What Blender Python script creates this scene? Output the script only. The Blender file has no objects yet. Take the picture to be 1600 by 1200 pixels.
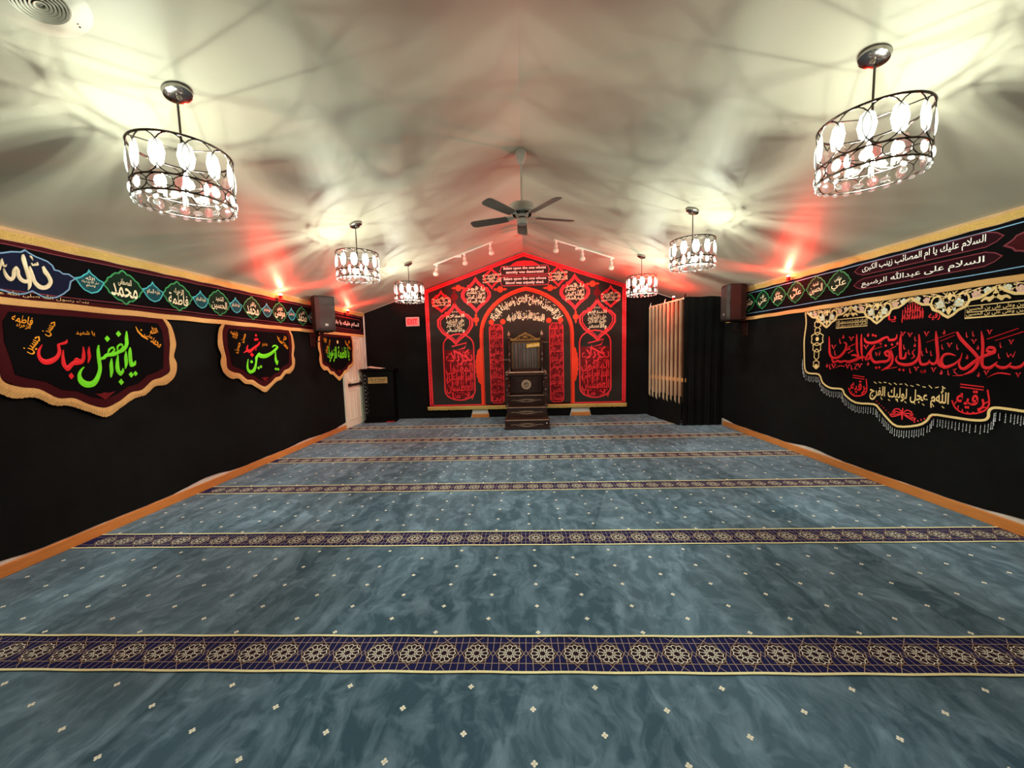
import bpy, bmesh, math, random
from math import sin, cos, pi, radians, sqrt, atan2
from mathutils import Vector, Matrix
from mathutils.geometry import tessellate_polygon

random.seed(7)
scene = bpy.context.scene
C = scene.collection

# ------------------------------------------------------------------ camera
F_PX, YAW, PITCH, ROLL, CAM_H = 586.2, -0.0372, -0.0842, -0.0261, 1.53
cam_data = bpy.data.cameras.new('camera')
cam_data.sensor_width = 36.0
cam_data.lens = 36.0 * F_PX / 1600.0
cam_data.clip_start = 0.02
cam = bpy.data.objects.new('camera', cam_data)
C.objects.link(cam)
fwd = Vector((sin(YAW) * cos(PITCH), cos(YAW) * cos(PITCH), sin(PITCH)))
rgt = Vector((cos(YAW), -sin(YAW), 0))
upv = rgt.cross(fwd)
r2 = rgt * cos(ROLL) + upv * sin(ROLL)
u2 = upv * cos(ROLL) - rgt * sin(ROLL)
cam.matrix_world = Matrix(((r2.x, u2.x, -fwd.x, 0), (r2.y, u2.y, -fwd.y, 0), (r2.z, u2.z, -fwd.z, CAM_H), (0, 0, 0, 1)))
scene.camera = cam

# ------------------------------------------------------------------ light set-up
world = bpy.data.worlds.new('world')
world.use_nodes = True
world.node_tree.nodes['Background'].inputs[0].default_value = (0.5, 0.5, 0.5, 1)
world.node_tree.nodes['Background'].inputs[1].default_value = 0.05
scene.world = world
scene.view_settings.view_transform = 'Standard'
scene.view_settings.look = 'None'
scene.view_settings.gamma = 1.0
scene.view_settings.exposure = 0.0
scene.view_settings.use_curve_mapping = False
BULB_STRENGTH = 230.0
BULB_COLOR = (0.925, 1.0, 0.82)
LAMP_POWER = 6.5
RED = (1.0, 0.040, 0.022)
RED_POWER = 640.0
try:
    scene.cycles.sample_clamp_indirect = 4.0
    scene.cycles.sample_clamp_direct = 0.0
    scene.cycles.caustics_reflective = False
    scene.cycles.caustics_refractive = False
    scene.cycles.max_bounces = 8
    scene.cycles.transparent_max_bounces = 24
except Exception:
    pass

# room measures (metres)
XL, XR, YB, YF = -3.808, 3.827, 8.829, -1.4
ZE, ZR = 2.535, 3.83
XWL, XWR = XL - 0.02, XR + 0.02
SL = (ZR - ZE) / 3.82
def zc(x): return ZR - SL * abs(x)

# ------------------------------------------------------------------ materials
def lin(c):
    return tuple((v / 12.92 if v <= 0.04045 else ((v + 0.055) / 1.055) ** 2.4) for v in [k / 255.0 for k in c])
MATS = {}
def mat(name, rgb, rough=0.6, metal=0.0, var=0.12, scale=30.0, bump=0.0, bscale=200.0, sheen=0.0, spec=0.2, emit=None, estr=0.0, stretch=None):
    m = bpy.data.materials.new(name); m.use_nodes = True
    nt = m.node_tree; N = nt.nodes; L = nt.links
    b = N['Principled BSDF']
    c = lin(rgb)
    tc = N.new('ShaderNodeTexCoord'); mp = N.new('ShaderNodeMapping')
    L.new(tc.outputs['Object'], mp.inputs[0])
    if stretch: mp.inputs['Scale'].default_value = stretch
    nz = N.new('ShaderNodeTexNoise'); nz.inputs['Scale'].default_value = scale; nz.inputs['Detail'].default_value = 4
    L.new(mp.outputs[0], nz.inputs['Vector'])
    mx = N.new('ShaderNodeMix'); mx.data_type = 'RGBA'
    mx.inputs[6].default_value = (*[v * (1 - var) for v in c], 1)
    mx.inputs[7].default_value = (*[min(1, v * (1 + var)) for v in c], 1)
    L.new(nz.outputs[0], mx.inputs[0]); L.new(mx.outputs[2], b.inputs['Base Color'])
    b.inputs['Roughness'].default_value = rough
    b.inputs['Metallic'].default_value = metal
    b.inputs['Specular IOR Level'].default_value = spec
    if sheen: b.inputs['Sheen Weight'].default_value = sheen
    if bump:
        n2 = N.new('ShaderNodeTexNoise'); n2.inputs['Scale'].default_value = bscale; n2.inputs['Detail'].default_value = 3
        L.new(mp.outputs[0], n2.inputs['Vector'])
        bp = N.new('ShaderNodeBump'); bp.inputs['Strength'].default_value = bump; bp.inputs['Distance'].default_value = 0.01
        L.new(n2.outputs[0], bp.inputs['Height']); L.new(bp.outputs[0], b.inputs['Normal'])
    if emit:
        b.inputs['Emission Color'].default_value = (*emit, 1); b.inputs['Emission Strength'].default_value = estr
    MATS[name] = m
    return m

m_ceil = mat('ceiling_paint', (184, 179, 162), 0.5, var=0.03, scale=2.0, bump=0.05, bscale=120, spec=0.25)
m_wall = mat('wall_paint', (205, 198, 192), 0.7, var=0.03, scale=3)
m_black = mat('black_cloth', (15, 15, 15), 0.95, var=0.35, scale=9, bump=0.25, bscale=600, spec=0.12)
m_black2 = mat('black_velvet', (9, 8, 10), 0.95, var=0.2, scale=40, spec=0.08)
m_poster = mat('printed_black_cloth', (46, 42, 40), 0.85, var=0.12, scale=5, spec=0.2)
m_maroon = mat('maroon_velvet', (62, 14, 20), 0.9, var=0.3, scale=60, spec=0.1)
m_maroonl = mat('maroon_piping', (120, 48, 60), 0.8, var=0.15, scale=60)
m_wood = mat('oak_baseboard', (200, 124, 60), 0.35, var=0.3, scale=6, stretch=(12, 1, 12), spec=0.5)
m_tan = mat('tan_crown_wood', (196, 160, 122), 0.6, var=0.15, scale=8, stretch=(8, 1, 8))
m_gold = mat('gold_sequin', (214, 180, 104), 0.42, 0.35, var=0.5, scale=140, bump=0.9, bscale=160)
m_goldf = mat('gold_fringe', (226, 176, 112), 0.7, 0.0, var=0.35, scale=60, stretch=(1, 6, .4), bump=0.5, bscale=150)
m_goldt = mat('gold_thread', (236, 204, 140), 0.6, var=0.15, scale=90)
m_cream = mat('cream_thread', (250, 236, 200), 0.6, var=0.08, scale=90)
m_cart = mat('dark_maroon_ground', (40, 8, 18), 0.9, var=0.2, scale=60, spec=0.1)
m_white = mat('white_thread', (245, 242, 238), 0.6, var=0.05, scale=90)
m_orange = mat('orange_thread', (242, 158, 30), 0.6, var=0.12, scale=90)
m_green = mat('bright_green_thread', (120, 242, 40), 0.6, var=0.12, scale=20)
m_redt = mat('red_thread', (225, 30, 40), 0.6, var=0.12, scale=20)
m_redl = mat('red_print', (236, 48, 58), 0.6, var=0.18, scale=14)
m_redd = mat('deep_red_print', (104, 8, 16), 0.7, var=0.25, scale=60)
m_redo = mat('orange_red_print', (255, 62, 32), 0.6, var=0.12, scale=8)
m_teal = mat('teal_thread', (60, 175, 190), 0.6, var=0.12, scale=90)
m_tealf = mat('teal_fill', (10, 70, 80), 0.8, var=0.2, scale=90)
m_gthread = mat('green_border_thread', (40, 140, 80), 0.6, var=0.15, scale=90)
m_gfill = mat('dark_green_fill', (6, 34, 20), 0.9, var=0.2, scale=90)
m_bfill = mat('navy_satin', (12, 20, 50), 0.9, var=0.35, scale=12)
m_bline = mat('pale_blue_thread', (120, 165, 205), 0.6, var=0.1, scale=90)
m_pink = mat('pink_petal_thread', (226, 178, 168), 0.6, var=0.1, scale=60)
m_pale = mat('pale_petal_thread', (222, 226, 210), 0.6, var=0.08, scale=60)
m_bead = mat('glass_beads', (225, 225, 230), 0.15, 0.0, var=0.1, scale=90)
m_chrome = mat('dark_chrome', (165, 160, 156), 0.15, 1.0, var=0.05)
m_wire = mat('bronze_wire', (92, 82, 78), 0.25, 1.0, var=0.05)
m_whitep = mat('white_fixture', (226, 224, 216), 0.35, var=0.03)
m_fanp = mat('white_fan_enamel', (205, 203, 192), 0.35, var=0.03)
m_blade = mat('grey_fan_blade', (120, 112, 104), 0.5, var=0.08, scale=8)
m_dark = mat('dark_void', (8, 8, 8), 0.8)
m_ebony = mat('dark_walnut', (46, 24, 18), 0.28, var=0.4, scale=5, stretch=(2, 2, 14), spec=0.6)
m_ebonyl = mat('highlit_walnut', (176, 146, 124), 0.3, var=0.3, scale=20)  # walnut brightened so the front rail's highlight sits in the colour
m_bronze = mat('bronze_carving', (150, 112, 62), 0.35, 0.5, var=0.4, scale=40)
m_lect = mat('black_lacquer', (5, 4, 4), 0.5, var=0.3, scale=6, spec=0.12)
m_plate = mat('brass_plate', (176, 148, 96), 0.4, 0.3, var=0.15, scale=12)
m_plateink = mat('engraved_ink', (70, 46, 22), 0.6)
m_spk = mat('speaker_cabinet', (40, 35, 35), 0.5, var=0.1, scale=40, bump=0.2, bscale=300)
m_grille = mat('speaker_grille', (58, 53, 52), 0.6, var=0.15, scale=400)
m_badge = mat('grey_badge', (150, 145, 145), 0.4, 0.3)
m_door = mat('white_door_paint', (226, 214, 196), 0.45, var=0.03)
m_barm = mat('dark_bar_metal', (62, 44, 40), 0.4, 0.6)
m_slat = mat('cream_blind_vinyl', (246, 208, 174), 0.5, var=0.05, scale=10)
m_brown = mat('brown_panel_wood', (84, 46, 26), 0.5, var=0.25, scale=8)
m_paper = mat('white_paper', (232, 222, 206), 0.7, var=0.04)
m_reflect = mat('reflection_grey', (74, 66, 62), 0.35, var=0.5, scale=3.5, stretch=(5, 1, .4), spec=0.6)  # grey streaks imitate curtains mirrored in a dark glassy panel
m_ring = mat('vent_white_metal', (190, 185, 170), 0.4, var=0.03)
m_navy = mat('carpet_navy', (30, 32, 80), 0.95, var=0.25, scale=30, spec=0.1)
m_cmar = mat('carpet_maroon', (44, 24, 36), 0.95, var=0.2, scale=60, spec=0.1)
m_cgold = mat('carpet_gold', (255, 240, 190), 0.9, var=0.15, scale=80, spec=0.1)
m_cline = mat('carpet_lattice_tan', (186, 164, 148), 0.9, var=0.12, scale=80, spec=0.1)
m_cwhite = mat('carpet_ivory', (255, 252, 236), 0.9, var=0.1, scale=80, spec=0.1)
m_exitw = mat('exit_housing', (200, 170, 165), 0.5)
m_exitp = mat('exit_panel', (225, 60, 60), 0.4, emit=(1, 0.16, 0.15), estr=0.75)
m_exitl = mat('exit_letters', (190, 8, 16), 0.4, emit=(1, 0.01, 0.02), estr=0.5)

def emission(name, color, strength, glass=True):
    m = bpy.data.materials.new(name); m.use_nodes = True
    nt = m.node_tree; nt.nodes.clear()
    e = nt.nodes.new('ShaderNodeEmission'); o = nt.nodes.new('ShaderNodeOutputMaterial')
    e.inputs[0].default_value = (*color, 1); e.inputs[1].default_value = strength
    t = nt.nodes.new('ShaderNodeBsdfTransparent'); ad = nt.nodes.new('ShaderNodeAddShader')
    nt.links.new(e.outputs[0], ad.inputs[0]); nt.links.new(t.outputs[0], ad.inputs[1])
    nt.links.new(ad.outputs[0] if glass else e.outputs[0], o.inputs[0]); MATS[name] = m
    return m
m_bulb = emission('lit_bulb', BULB_COLOR, BULB_STRENGTH)
m_redbulb = emission('lit_red_led', (1.0, 0.30, 0.22), 30.0)

def crystal():
    m = bpy.data.materials.new('cut_crystal'); m.use_nodes = True
    nt = m.node_tree; N = nt.nodes; L = nt.links; N.clear()
    o = N.new('ShaderNodeOutputMaterial')
    tr = N.new('ShaderNodeBsdfTransparent'); tr.inputs[0].default_value = (0.55, 0.57, 0.58, 1)
    gl = N.new('ShaderNodeBsdfGlossy'); gl.inputs['Roughness'].default_value = 0.08
    tl = N.new('ShaderNodeBsdfTranslucent'); tl.inputs[0].default_value = (0.92, 0.94, 0.96, 1)
    a = N.new('ShaderNodeMixShader'); b = N.new('ShaderNodeMixShader')
    fr = N.new('ShaderNodeFresnel'); fr.inputs[0].default_value = 1.7
    L.new(fr.outputs[0], a.inputs[0]); L.new(tr.outputs[0], a.inputs[1]); L.new(gl.outputs[0], a.inputs[2])
    b.inputs[0].default_value = 0.50
    L.new(a.outputs[0], b.inputs[1]); L.new(tl.outputs[0], b.inputs[2]); L.new(b.outputs[0], o.inputs[0])
    MATS['cut_crystal'] = m
    return m
m_crystal = crystal()

def carpet():
    m = bpy.data.materials.new('teal_carpet_pile'); m.use_nodes = True
    nt = m.node_tree; N = nt.nodes; L = nt.links
    b = N['Principled BSDF']; b.inputs['Roughness'].default_value = 0.95; b.inputs['Specular IOR Level'].default_value = 0.15
    b.inputs['Sheen Weight'].default_value = 0.15
    tc = N.new('ShaderNodeTexCoord')
    # warped coordinates: the pile lies in brushed patches
    n1 = N.new('ShaderNodeTexNoise'); n1.inputs['Scale'].default_value = 1.7; n1.inputs['Detail'].default_value = 3
    L.new(tc.outputs['Object'], n1.inputs['Vector'])
    sc = N.new('ShaderNodeVectorMath'); sc.operation = 'SCALE'; sc.inputs['Scale'].default_value = 0.4
    L.new(n1.outputs['Color'], sc.inputs[0])
    ad = N.new('ShaderNodeVectorMath'); ad.operation = 'ADD'
    L.new(tc.outputs['Object'], ad.inputs[0]); L.new(sc.outputs[0], ad.inputs[1])
    mp = N.new('ShaderNodeMapping'); mp.inputs['Rotation'].default_value = (0, 0, radians(-24)); mp.inputs['Scale'].default_value = (2.1, 0.8, 1)
    L.new(ad.outputs[0], mp.inputs[0])
    n2 = N.new('ShaderNodeTexNoise'); n2.inputs['Scale'].default_value = 4.6; n2.inputs['Detail'].default_value = 6; n2.inputs['Roughness'].default_value = 0.62; n2.inputs['Distortion'].default_value = 0.35
    L.new(mp.outputs[0], n2.inputs['Vector'])
    r1 = N.new('ShaderNodeValToRGB')
    r1.color_ramp.elements[0].position = 0.44; r1.color_ramp.elements[0].color = (0, 0, 0, 1)
    r1.color_ramp.elements[1].position = 0.63; r1.color_ramp.elements[1].color = (1, 1, 1, 1)
    L.new(n2.outputs[0], r1.inputs[0])
    n3 = N.new('ShaderNodeTexNoise'); n3.inputs['Scale'].default_value = 9; n3.inputs['Detail'].default_value = 5; n3.inputs['Distortion'].default_value = 0.7
    L.new(ad.outputs[0], n3.inputs['Vector'])
    r2_ = N.new('ShaderNodeValToRGB')
    r2_.color_ramp.elements[0].position = 0.50; r2_.color_ramp.elements[0].color = (0, 0, 0, 1)
    r2_.color_ramp.elements[1].position = 0.66; r2_.color_ramp.elements[1].color = (1, 1, 1, 1)
    L.new(n3.outputs[0], r2_.inputs[0])
    # straight vacuum tracks
    mp2 = N.new('ShaderNodeMapping'); mp2.inputs['Rotation'].default_value = (0, 0, radians(14)); mp2.inputs['Scale'].default_value = (1.6, 0.22, 1)
    L.new(tc.outputs['Object'], mp2.inputs[0])
    vo = N.new('ShaderNodeTexVoronoi'); vo.inputs['Scale'].default_value = 1.5
    L.new(mp2.outputs[0], vo.inputs['Vector'])
    sp = N.new('ShaderNodeSeparateColor'); L.new(vo.outputs['Color'], sp.inputs[0])
    a1 = N.new('ShaderNodeMath'); a1.operation = 'MULTIPLY_ADD'; a1.inputs[1].default_value = 0.30
    L.new(r2_.outputs[0], a1.inputs[0])
    a2 = N.new('ShaderNodeMath'); a2.operation = 'MULTIPLY_ADD'; a2.inputs[1].default_value = 0.45; a2.inputs[2].default_value = 0.0
    L.new(r1.outputs[0], a2.inputs[0]); L.new(a2.outputs[0], a1.inputs[2])
    a3 = N.new('ShaderNodeMath'); a3.operation = 'MULTIPLY_ADD'; a3.inputs[1].default_value = 0.30; a3.use_clamp = True
    L.new(sp.outputs[0], a3.inputs[0]); L.new(a1.outputs[0], a3.inputs[2])
    mx = N.new('ShaderNodeMix'); mx.data_type = 'RGBA'
    mx.inputs[6].default_value = (*lin((42, 76, 95)), 1); mx.inputs[7].default_value = (*lin((122, 152, 176)), 1)
    L.new(a3.outputs[0], mx.inputs[0]); L.new(mx.outputs[2], b.inputs['Base Color'])
    n4 = N.new('ShaderNodeTexNoise'); n4.inputs['Scale'].default_value = 500; L.new(tc.outputs['Object'], n4.inputs['Vector'])
    bp = N.new('ShaderNodeBump'); bp.inputs['Strength'].default_value = 0.4; bp.inputs['Distance'].default_value = 0.004
    L.new(n4.outputs[0], bp.inputs['Height']); L.new(bp.outputs[0], b.inputs['Normal'])
    return m
m_carpet = carpet()

# ------------------------------------------------------------------ mesh helpers
ORG = {}
class G:
    def __init__(s): s.V = []; s.F = []; s.I = []; s.mi = 0
    def add(s, V, F):
        n = len(s.V); s.V += [tuple(v) for v in V]
        for f in F: s.F.append(tuple(i + n for i in f)); s.I.append(s.mi)
        return s
    def box(s, a, b, rz=0, piv=None, bev=0.0):
        x0, y0, z0 = a; x1, y1, z1 = b
        if bev <= 0:
            V = [(x, y, z) for z in (z0, z1) for y in (y0, y1) for x in (x0, x1)]
            F = [(0, 2, 3, 1), (4, 5, 7, 6), (0, 1, 5, 4), (2, 6, 7, 3), (0, 4, 6, 2), (1, 3, 7, 5)]
        else:
            e = min(bev, abs(x1 - x0) / 2.1, abs(y1 - y0) / 2.1, abs(z1 - z0) / 2.1)
            bm = bmesh.new(); bmesh.ops.create_cube(bm, size=1)
            for v in bm.verts: v.co = Vector(((x0 + x1) / 2 + v.co.x * (x1 - x0), (y0 + y1) / 2 + v.co.y * (y1 - y0), (z0 + z1) / 2 + v.co.z * (z1 - z0)))
            bmesh.ops.bevel(bm, geom=bm.edges[:], offset=e, segments=2, affect='EDGES', profile=0.5)
            bm.verts.index_update(); V = [tuple(v.co) for v in bm.verts]; F = [tuple(v.index for v in f.verts) for f in bm.faces]; bm.free()
        if rz:
            px, py = piv
            V = [(px + (x - px) * cos(rz) - (y - py) * sin(rz), py + (x - px) * sin(rz) + (y - py) * cos(rz), z) for x, y, z in V]
        return s.add(V, F)
    def lathe(s, prof, c=(0, 0, 0), seg=20, M=None):
        # prof: (r, z) list
        V = []; F = []; n = len(prof)
        for r, z in prof:
            for k in range(seg):
                a = 2 * pi * k / seg; v = Vector((r * cos(a), r * sin(a), z))
                if M: v = M @ v
                V.append((v.x + c[0], v.y + c[1], v.z + c[2]))
        for i in range(n - 1):
            for k in range(seg):
                F.append((i * seg + k, i * seg + (k + 1) % seg, (i + 1) * seg + (k + 1) % seg, (i + 1) * seg + k))
        if prof[0][0] > 1e-6: F.append(tuple(range(seg))[::-1])
        if prof[-1][0] > 1e-6: F.append(tuple((n - 1) * seg + k for k in range(seg)))
        return s.add(V, F)
    def tube(s, P, r, seg=6, closed=False):
        P = [Vector(p) for p in P]; n = len(P); V = []; F = []
        rr = r if isinstance(r, (list, tuple)) else [r] * n
        up = None
        for i in range(n):
            if closed: t = P[(i + 1) % n] - P[i - 1]
            else: t = P[min(n - 1, i + 1)] - P[max(0, i - 1)]
            t.normalize()
            if up is None:
                up = t.cross(Vector((0, 0, 1)))
                if up.length < 1e-3: up = t.cross(Vector((1, 0, 0)))
            up = (up - t * up.dot(t)); up.normalize(); w = t.cross(up)
            for k in range(seg):
                a = 2 * pi * k / seg; V.append(tuple(P[i] + (up * cos(a) + w * sin(a)) * rr[i]))
        for i in range(n if closed else n - 1):
            j = (i + 1) % n
            for k in range(seg): F.append((i * seg + k, i * seg + (k + 1) % seg, j * seg + (k + 1) % seg, j * seg + k))
        if not closed: F.append(tuple(range(seg))); F.append(tuple((n - 1) * seg + k for k in range(seg)))
        return s.add(V, F)
    def build(s, name, mats, parent=None, smooth=False, loc=None):
        me = bpy.data.meshes.new(name)
        o = org(parent) if parent else (Vector(loc) if loc is not None else Vector((0, 0, 0)))
        me.from_pydata([(v[0] - o.x, v[1] - o.y, v[2] - o.z) for v in s.V], [], s.F)
        if not isinstance(mats, (list, tuple)): mats = [mats]
        for m in mats: me.materials.append(m)
        if len(mats) > 1: me.polygons.foreach_set('material_index', s.I)
        if smooth:
            me.polygons.foreach_set('use_smooth', [True] * len(me.polygons))
            try: me.set_sharp_from_angle(angle=radians(smooth if smooth is not True else 40))
            except Exception: pass
        me.update()
        ob = bpy.data.objects.new(name, me); C.objects.link(ob)
        if parent: ob.parent = parent
        elif loc is not None: ob.location = loc
        ORG[ob.name] = o
        return ob
def org(o): return ORG[o.name]
def tag(o, label=None, cat=None, group=None, kind=None):
    if label: o['label'] = label
    if cat: o['category'] = cat
    if group: o['group'] = group
    if kind: o['kind'] = kind
    return o
def thing(name, loc, label, cat, group=None):
    o = bpy.data.objects.new(name, None); o.empty_display_size = 0.05; C.objects.link(o); o.location = loc
    ORG[o.name] = Vector(loc)
    return tag(o, label, cat, group)
def struct(o): o['kind'] = 'structure'; return o
def copy_tree(o, parent=None):
    c = o.copy(); C.objects.link(c); c.parent = parent
    for ch in list(o.children): copy_tree(ch, c)
    return c

PL = lambda u, v, o: (XL + o, u, v)
PR = lambda u, v, o: (XR - o, u, v)
PB = lambda u, v, o: (u, YB - o, v)

def crom(P, k=4, closed=False):
    n = len(P); out = []
    rng = range(n if closed else n - 1)
    for i in rng:
        p0 = P[(i - 1) % n] if closed else P[max(0, i - 1)]
        p1 = P[i]; p2 = P[(i + 1) % n]
        p3 = P[(i + 2) % n] if closed else P[min(n - 1, i + 2)]
        for j in range(k):
            t = j / k
            out.append(tuple(0.5 * (2 * b + (c - a) * t + (2 * a - 5 * b + 4 * c - d) * t * t + (-a + 3 * b - 3 * c + d) * t ** 3) for a, b, c, d in zip(p0, p1, p2, p3)))
    if not closed: out.append(tuple(P[-1]))
    return out
def pairs_ribbon(g, rows, plane, off, th=0.004, k=4):
    """embroidered strokes given as left/right edge points on a wall plane"""
    for r in rows:
        P = [tuple(r[i:i + 4]) for i in range(0, len(r), 4)]
        P = crom(P, k)
        V = []; F = []
        for a, b, c, d in P:
            V += [plane(a, b, off), plane(a, b, off + th * .7), plane((a + c) / 2, (b + d) / 2, off + th * 1.3), plane(c, d, off + th * .7), plane(c, d, off)]
        for i in range(len(P) - 1):
            for j in range(4): F.append((i * 5 + j, i * 5 + j + 1, i * 5 + 6 + j, i * 5 + 5 + j))
        F.append((0, 1, 2, 3, 4)); q = (len(P) - 1) * 5; F.append((q + 4, q + 3, q + 2, q + 1, q))
        g.add(V, F)
def stroke(g, P, w, plane, off, th=0.0, closed=False, smooth=0):
    """ribbon of constant or varying width along 2-D points"""
    ww = w if isinstance(w, (list, tuple)) else None
    if smooth:
        if ww:
            Q = crom([(p[0], p[1], q) for p, q in zip(P, ww)], smooth, closed); P = [(a, b) for a, b, c in Q]; ww = [max(.003, c) for a, b, c in Q]
        else: P = crom(P, smooth, closed)
    n = len(P); V = []; F = []
    for i in range(n):
        if closed: a = P[i - 1]; b = P[(i + 1) % n]
        else: a = P[max(0, i - 1)]; b = P[min(n - 1, i + 1)]
        tx, ty = b[0] - a[0], b[1] - a[1]; l = sqrt(tx * tx + ty * ty) or 1
        h = (ww[i] if ww else w) / 2
        # mitre
        m = 1.0
        if (closed or 0 < i < n - 1):
            ax, ay = P[i][0] - a[0], P[i][1] - a[1]; la = sqrt(ax * ax + ay * ay) or 1
            cs = (ax * tx + ay * ty) / (la * l); m = 1 / max(.45, abs(cs))
        nx, ny = -ty / l * h * m, tx / l * h * m
        p = P[i]
        if th: V += [plane(p[0] + nx, p[1] + ny, off), plane(p[0] + nx, p[1] + ny, off + th), plane(p[0] - nx, p[1] - ny, off + th), plane(p[0] - nx, p[1] - ny, off)]
        else: V += [plane(p[0] + nx, p[1] + ny, off), plane(p[0] - nx, p[1] - ny, off)]
    s = 4 if th else 2
    for i in range(n if closed else n - 1):
        j = (i + 1) % n
        for q in range(s - 1): F.append((i * s + q, i * s + q + 1, j * s + q + 1, j * s + q))
    if th and not closed: F.append((0, 1, 2, 3)); F.append(((n - 1) * s + 3, (n - 1) * s + 2, (n - 1) * s + 1, (n - 1) * s))
    g.add(V, F)
def fill(g, P, plane, off, th=0.0):
    tri = tessellate_polygon([[Vector((p[0], p[1], 0)) for p in P]])
    n = len(P)
    V = [plane(p[0], p[1], off + th) for p in P]; F = [tuple(t) for t in tri]
    if th:
        V += [plane(p[0], p[1], off) for p in P]
        for i in range(n): j = (i + 1) % n; F.append((i, j, n + j, n + i))
        F += [tuple(n + k for k in t)[::-1] for t in tri]
    g.add(V, F)
def disc(g, c, r, plane, off, seg=16, ry=None, th=0.0):
    ry = ry or r
    fill(g, [(c[0] + r * cos(2 * pi * k / seg), c[1] + ry * sin(2 * pi * k / seg)) for k in range(seg)], plane, off, th)

# ---------------------------------------------------------------- lettering
AR = {}
def _r(ch, base, n=4):
    AR[ch] = [base, base + 1, base + 2, base + 3] if n == 4 else [base, base + 1, None, None]
for ch, b in zip('بتثجحخسشصضطظعغفقكلمنهي', (0xFE8F, 0xFE95, 0xFE99, 0xFE9D, 0xFEA1, 0xFEA5, 0xFEB1, 0xFEB5, 0xFEB9, 0xFEBD, 0xFEC1, 0xFEC5, 0xFEC9, 0xFECD, 0xFED1, 0xFED5, 0xFED9, 0xFEDD, 0xFEE1, 0xFEE5, 0xFEE9, 0xFEF1)): _r(ch, b)
for ch, b in zip('ادذرزوىةأإ', (0xFE8D, 0xFEA9, 0xFEAB, 0xFEAD, 0xFEAF, 0xFEED, 0xFEEF, 0xFE93, 0xFE83, 0xFE87)): _r(ch, b, 2)
AR['ئ'] = [0xFE89, 0xFE8A, 0xFE8B, 0xFE8C]; AR['ء'] = [0xFE80, None, None, None]
AR['\u0001'] = [0xFEFB, 0xFEFC, None, None]
def shape(s):
    if not any(ch in AR for ch in s): return s
    s = s.replace('لا', '\u0001').replace('الله', '\u0002')
    out = []
    for i, ch in enumerate(s):
        if ch == '\u0002': out.append(chr(0xFDF2)); continue
        if ch not in AR: out.append(ch); continue
        f = AR[ch]
        pv = s[i - 1] if i else ' '; nx = s[i + 1] if i + 1 < len(s) else ' '
        pj = pv in AR and AR[pv][2] is not None and f[1] is not None
        nj = nx in AR and AR[nx][1] is not None and f[2] is not None
        out.append(chr(f[3] if pj and nj else f[1] if pj else f[2] if nj else f[0]))
    return ''.join(reversed(out))
_TG = {}
def text_geo(s, offset=0.0, res=2):
    key = (s, offset, res)
    if key in _TG: return _TG[key]
    cu = bpy.data.curves.new('txt', 'FONT'); cu.body = shape(s); cu.offset = offset; cu.resolution_u = res; cu.fill_mode = 'FRONT'
    cu.dimensions = '2D'
    o = bpy.data.objects.new('txt', cu); C.objects.link(o)
    dg = bpy.context.evaluated_depsgraph_get(); dg.update()
    e = o.evaluated_get(dg); me = e.to_mesh()
    V = [(v.co.x, v.co.y) for v in me.vertices]; F = [tuple(p.vertices) for p in me.polygons]
    e.to_mesh_clear(); bpy.data.objects.remove(o); bpy.data.curves.remove(cu)
    x0 = min(v[0] for v in V); x1 = max(v[0] for v in V); y0 = min(v[1] for v in V); y1 = max(v[1] for v in V)
    V = [((x - x0) / (x1 - x0), (y - y0) / (y1 - y0)) for x, y in V]
    _TG[key] = (V, F, (x1 - x0) / (y1 - y0))
    return _TG[key]
def text(g, s, plane, off, c, w, h, rot=0.0, flip=False, shear=0.0, offset=0.0, res=2, warp=None):
    """lettering fitted to a w x h box centred on c"""
    V, F, asp = text_geo(s, offset, res)
    out = []
    for x, y in V:
        x -= .5; y -= .5
        if warp: x, y = warp(x, y)
        a = x * w + y * h * shear; b = y * h
        a, b = a * cos(rot) - b * sin(rot), a * sin(rot) + b * cos(rot)
        if flip: a = -a
        out.append(plane(c[0] + a, c[1] + b, off))
    g.add(out, F)

def linear(l, mode='Linear', smooth=0.0):
    l.use_nodes = True
    ln = l.node_tree; em = [n_ for n_ in ln.nodes if n_.type == 'EMISSION'][0]; lf = ln.nodes.new('ShaderNodeLightFalloff')
    lf.inputs[0].default_value = 1.0; lf.inputs[1].default_value = smooth; ln.links.new(lf.outputs[mode], em.inputs['Strength'])

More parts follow.
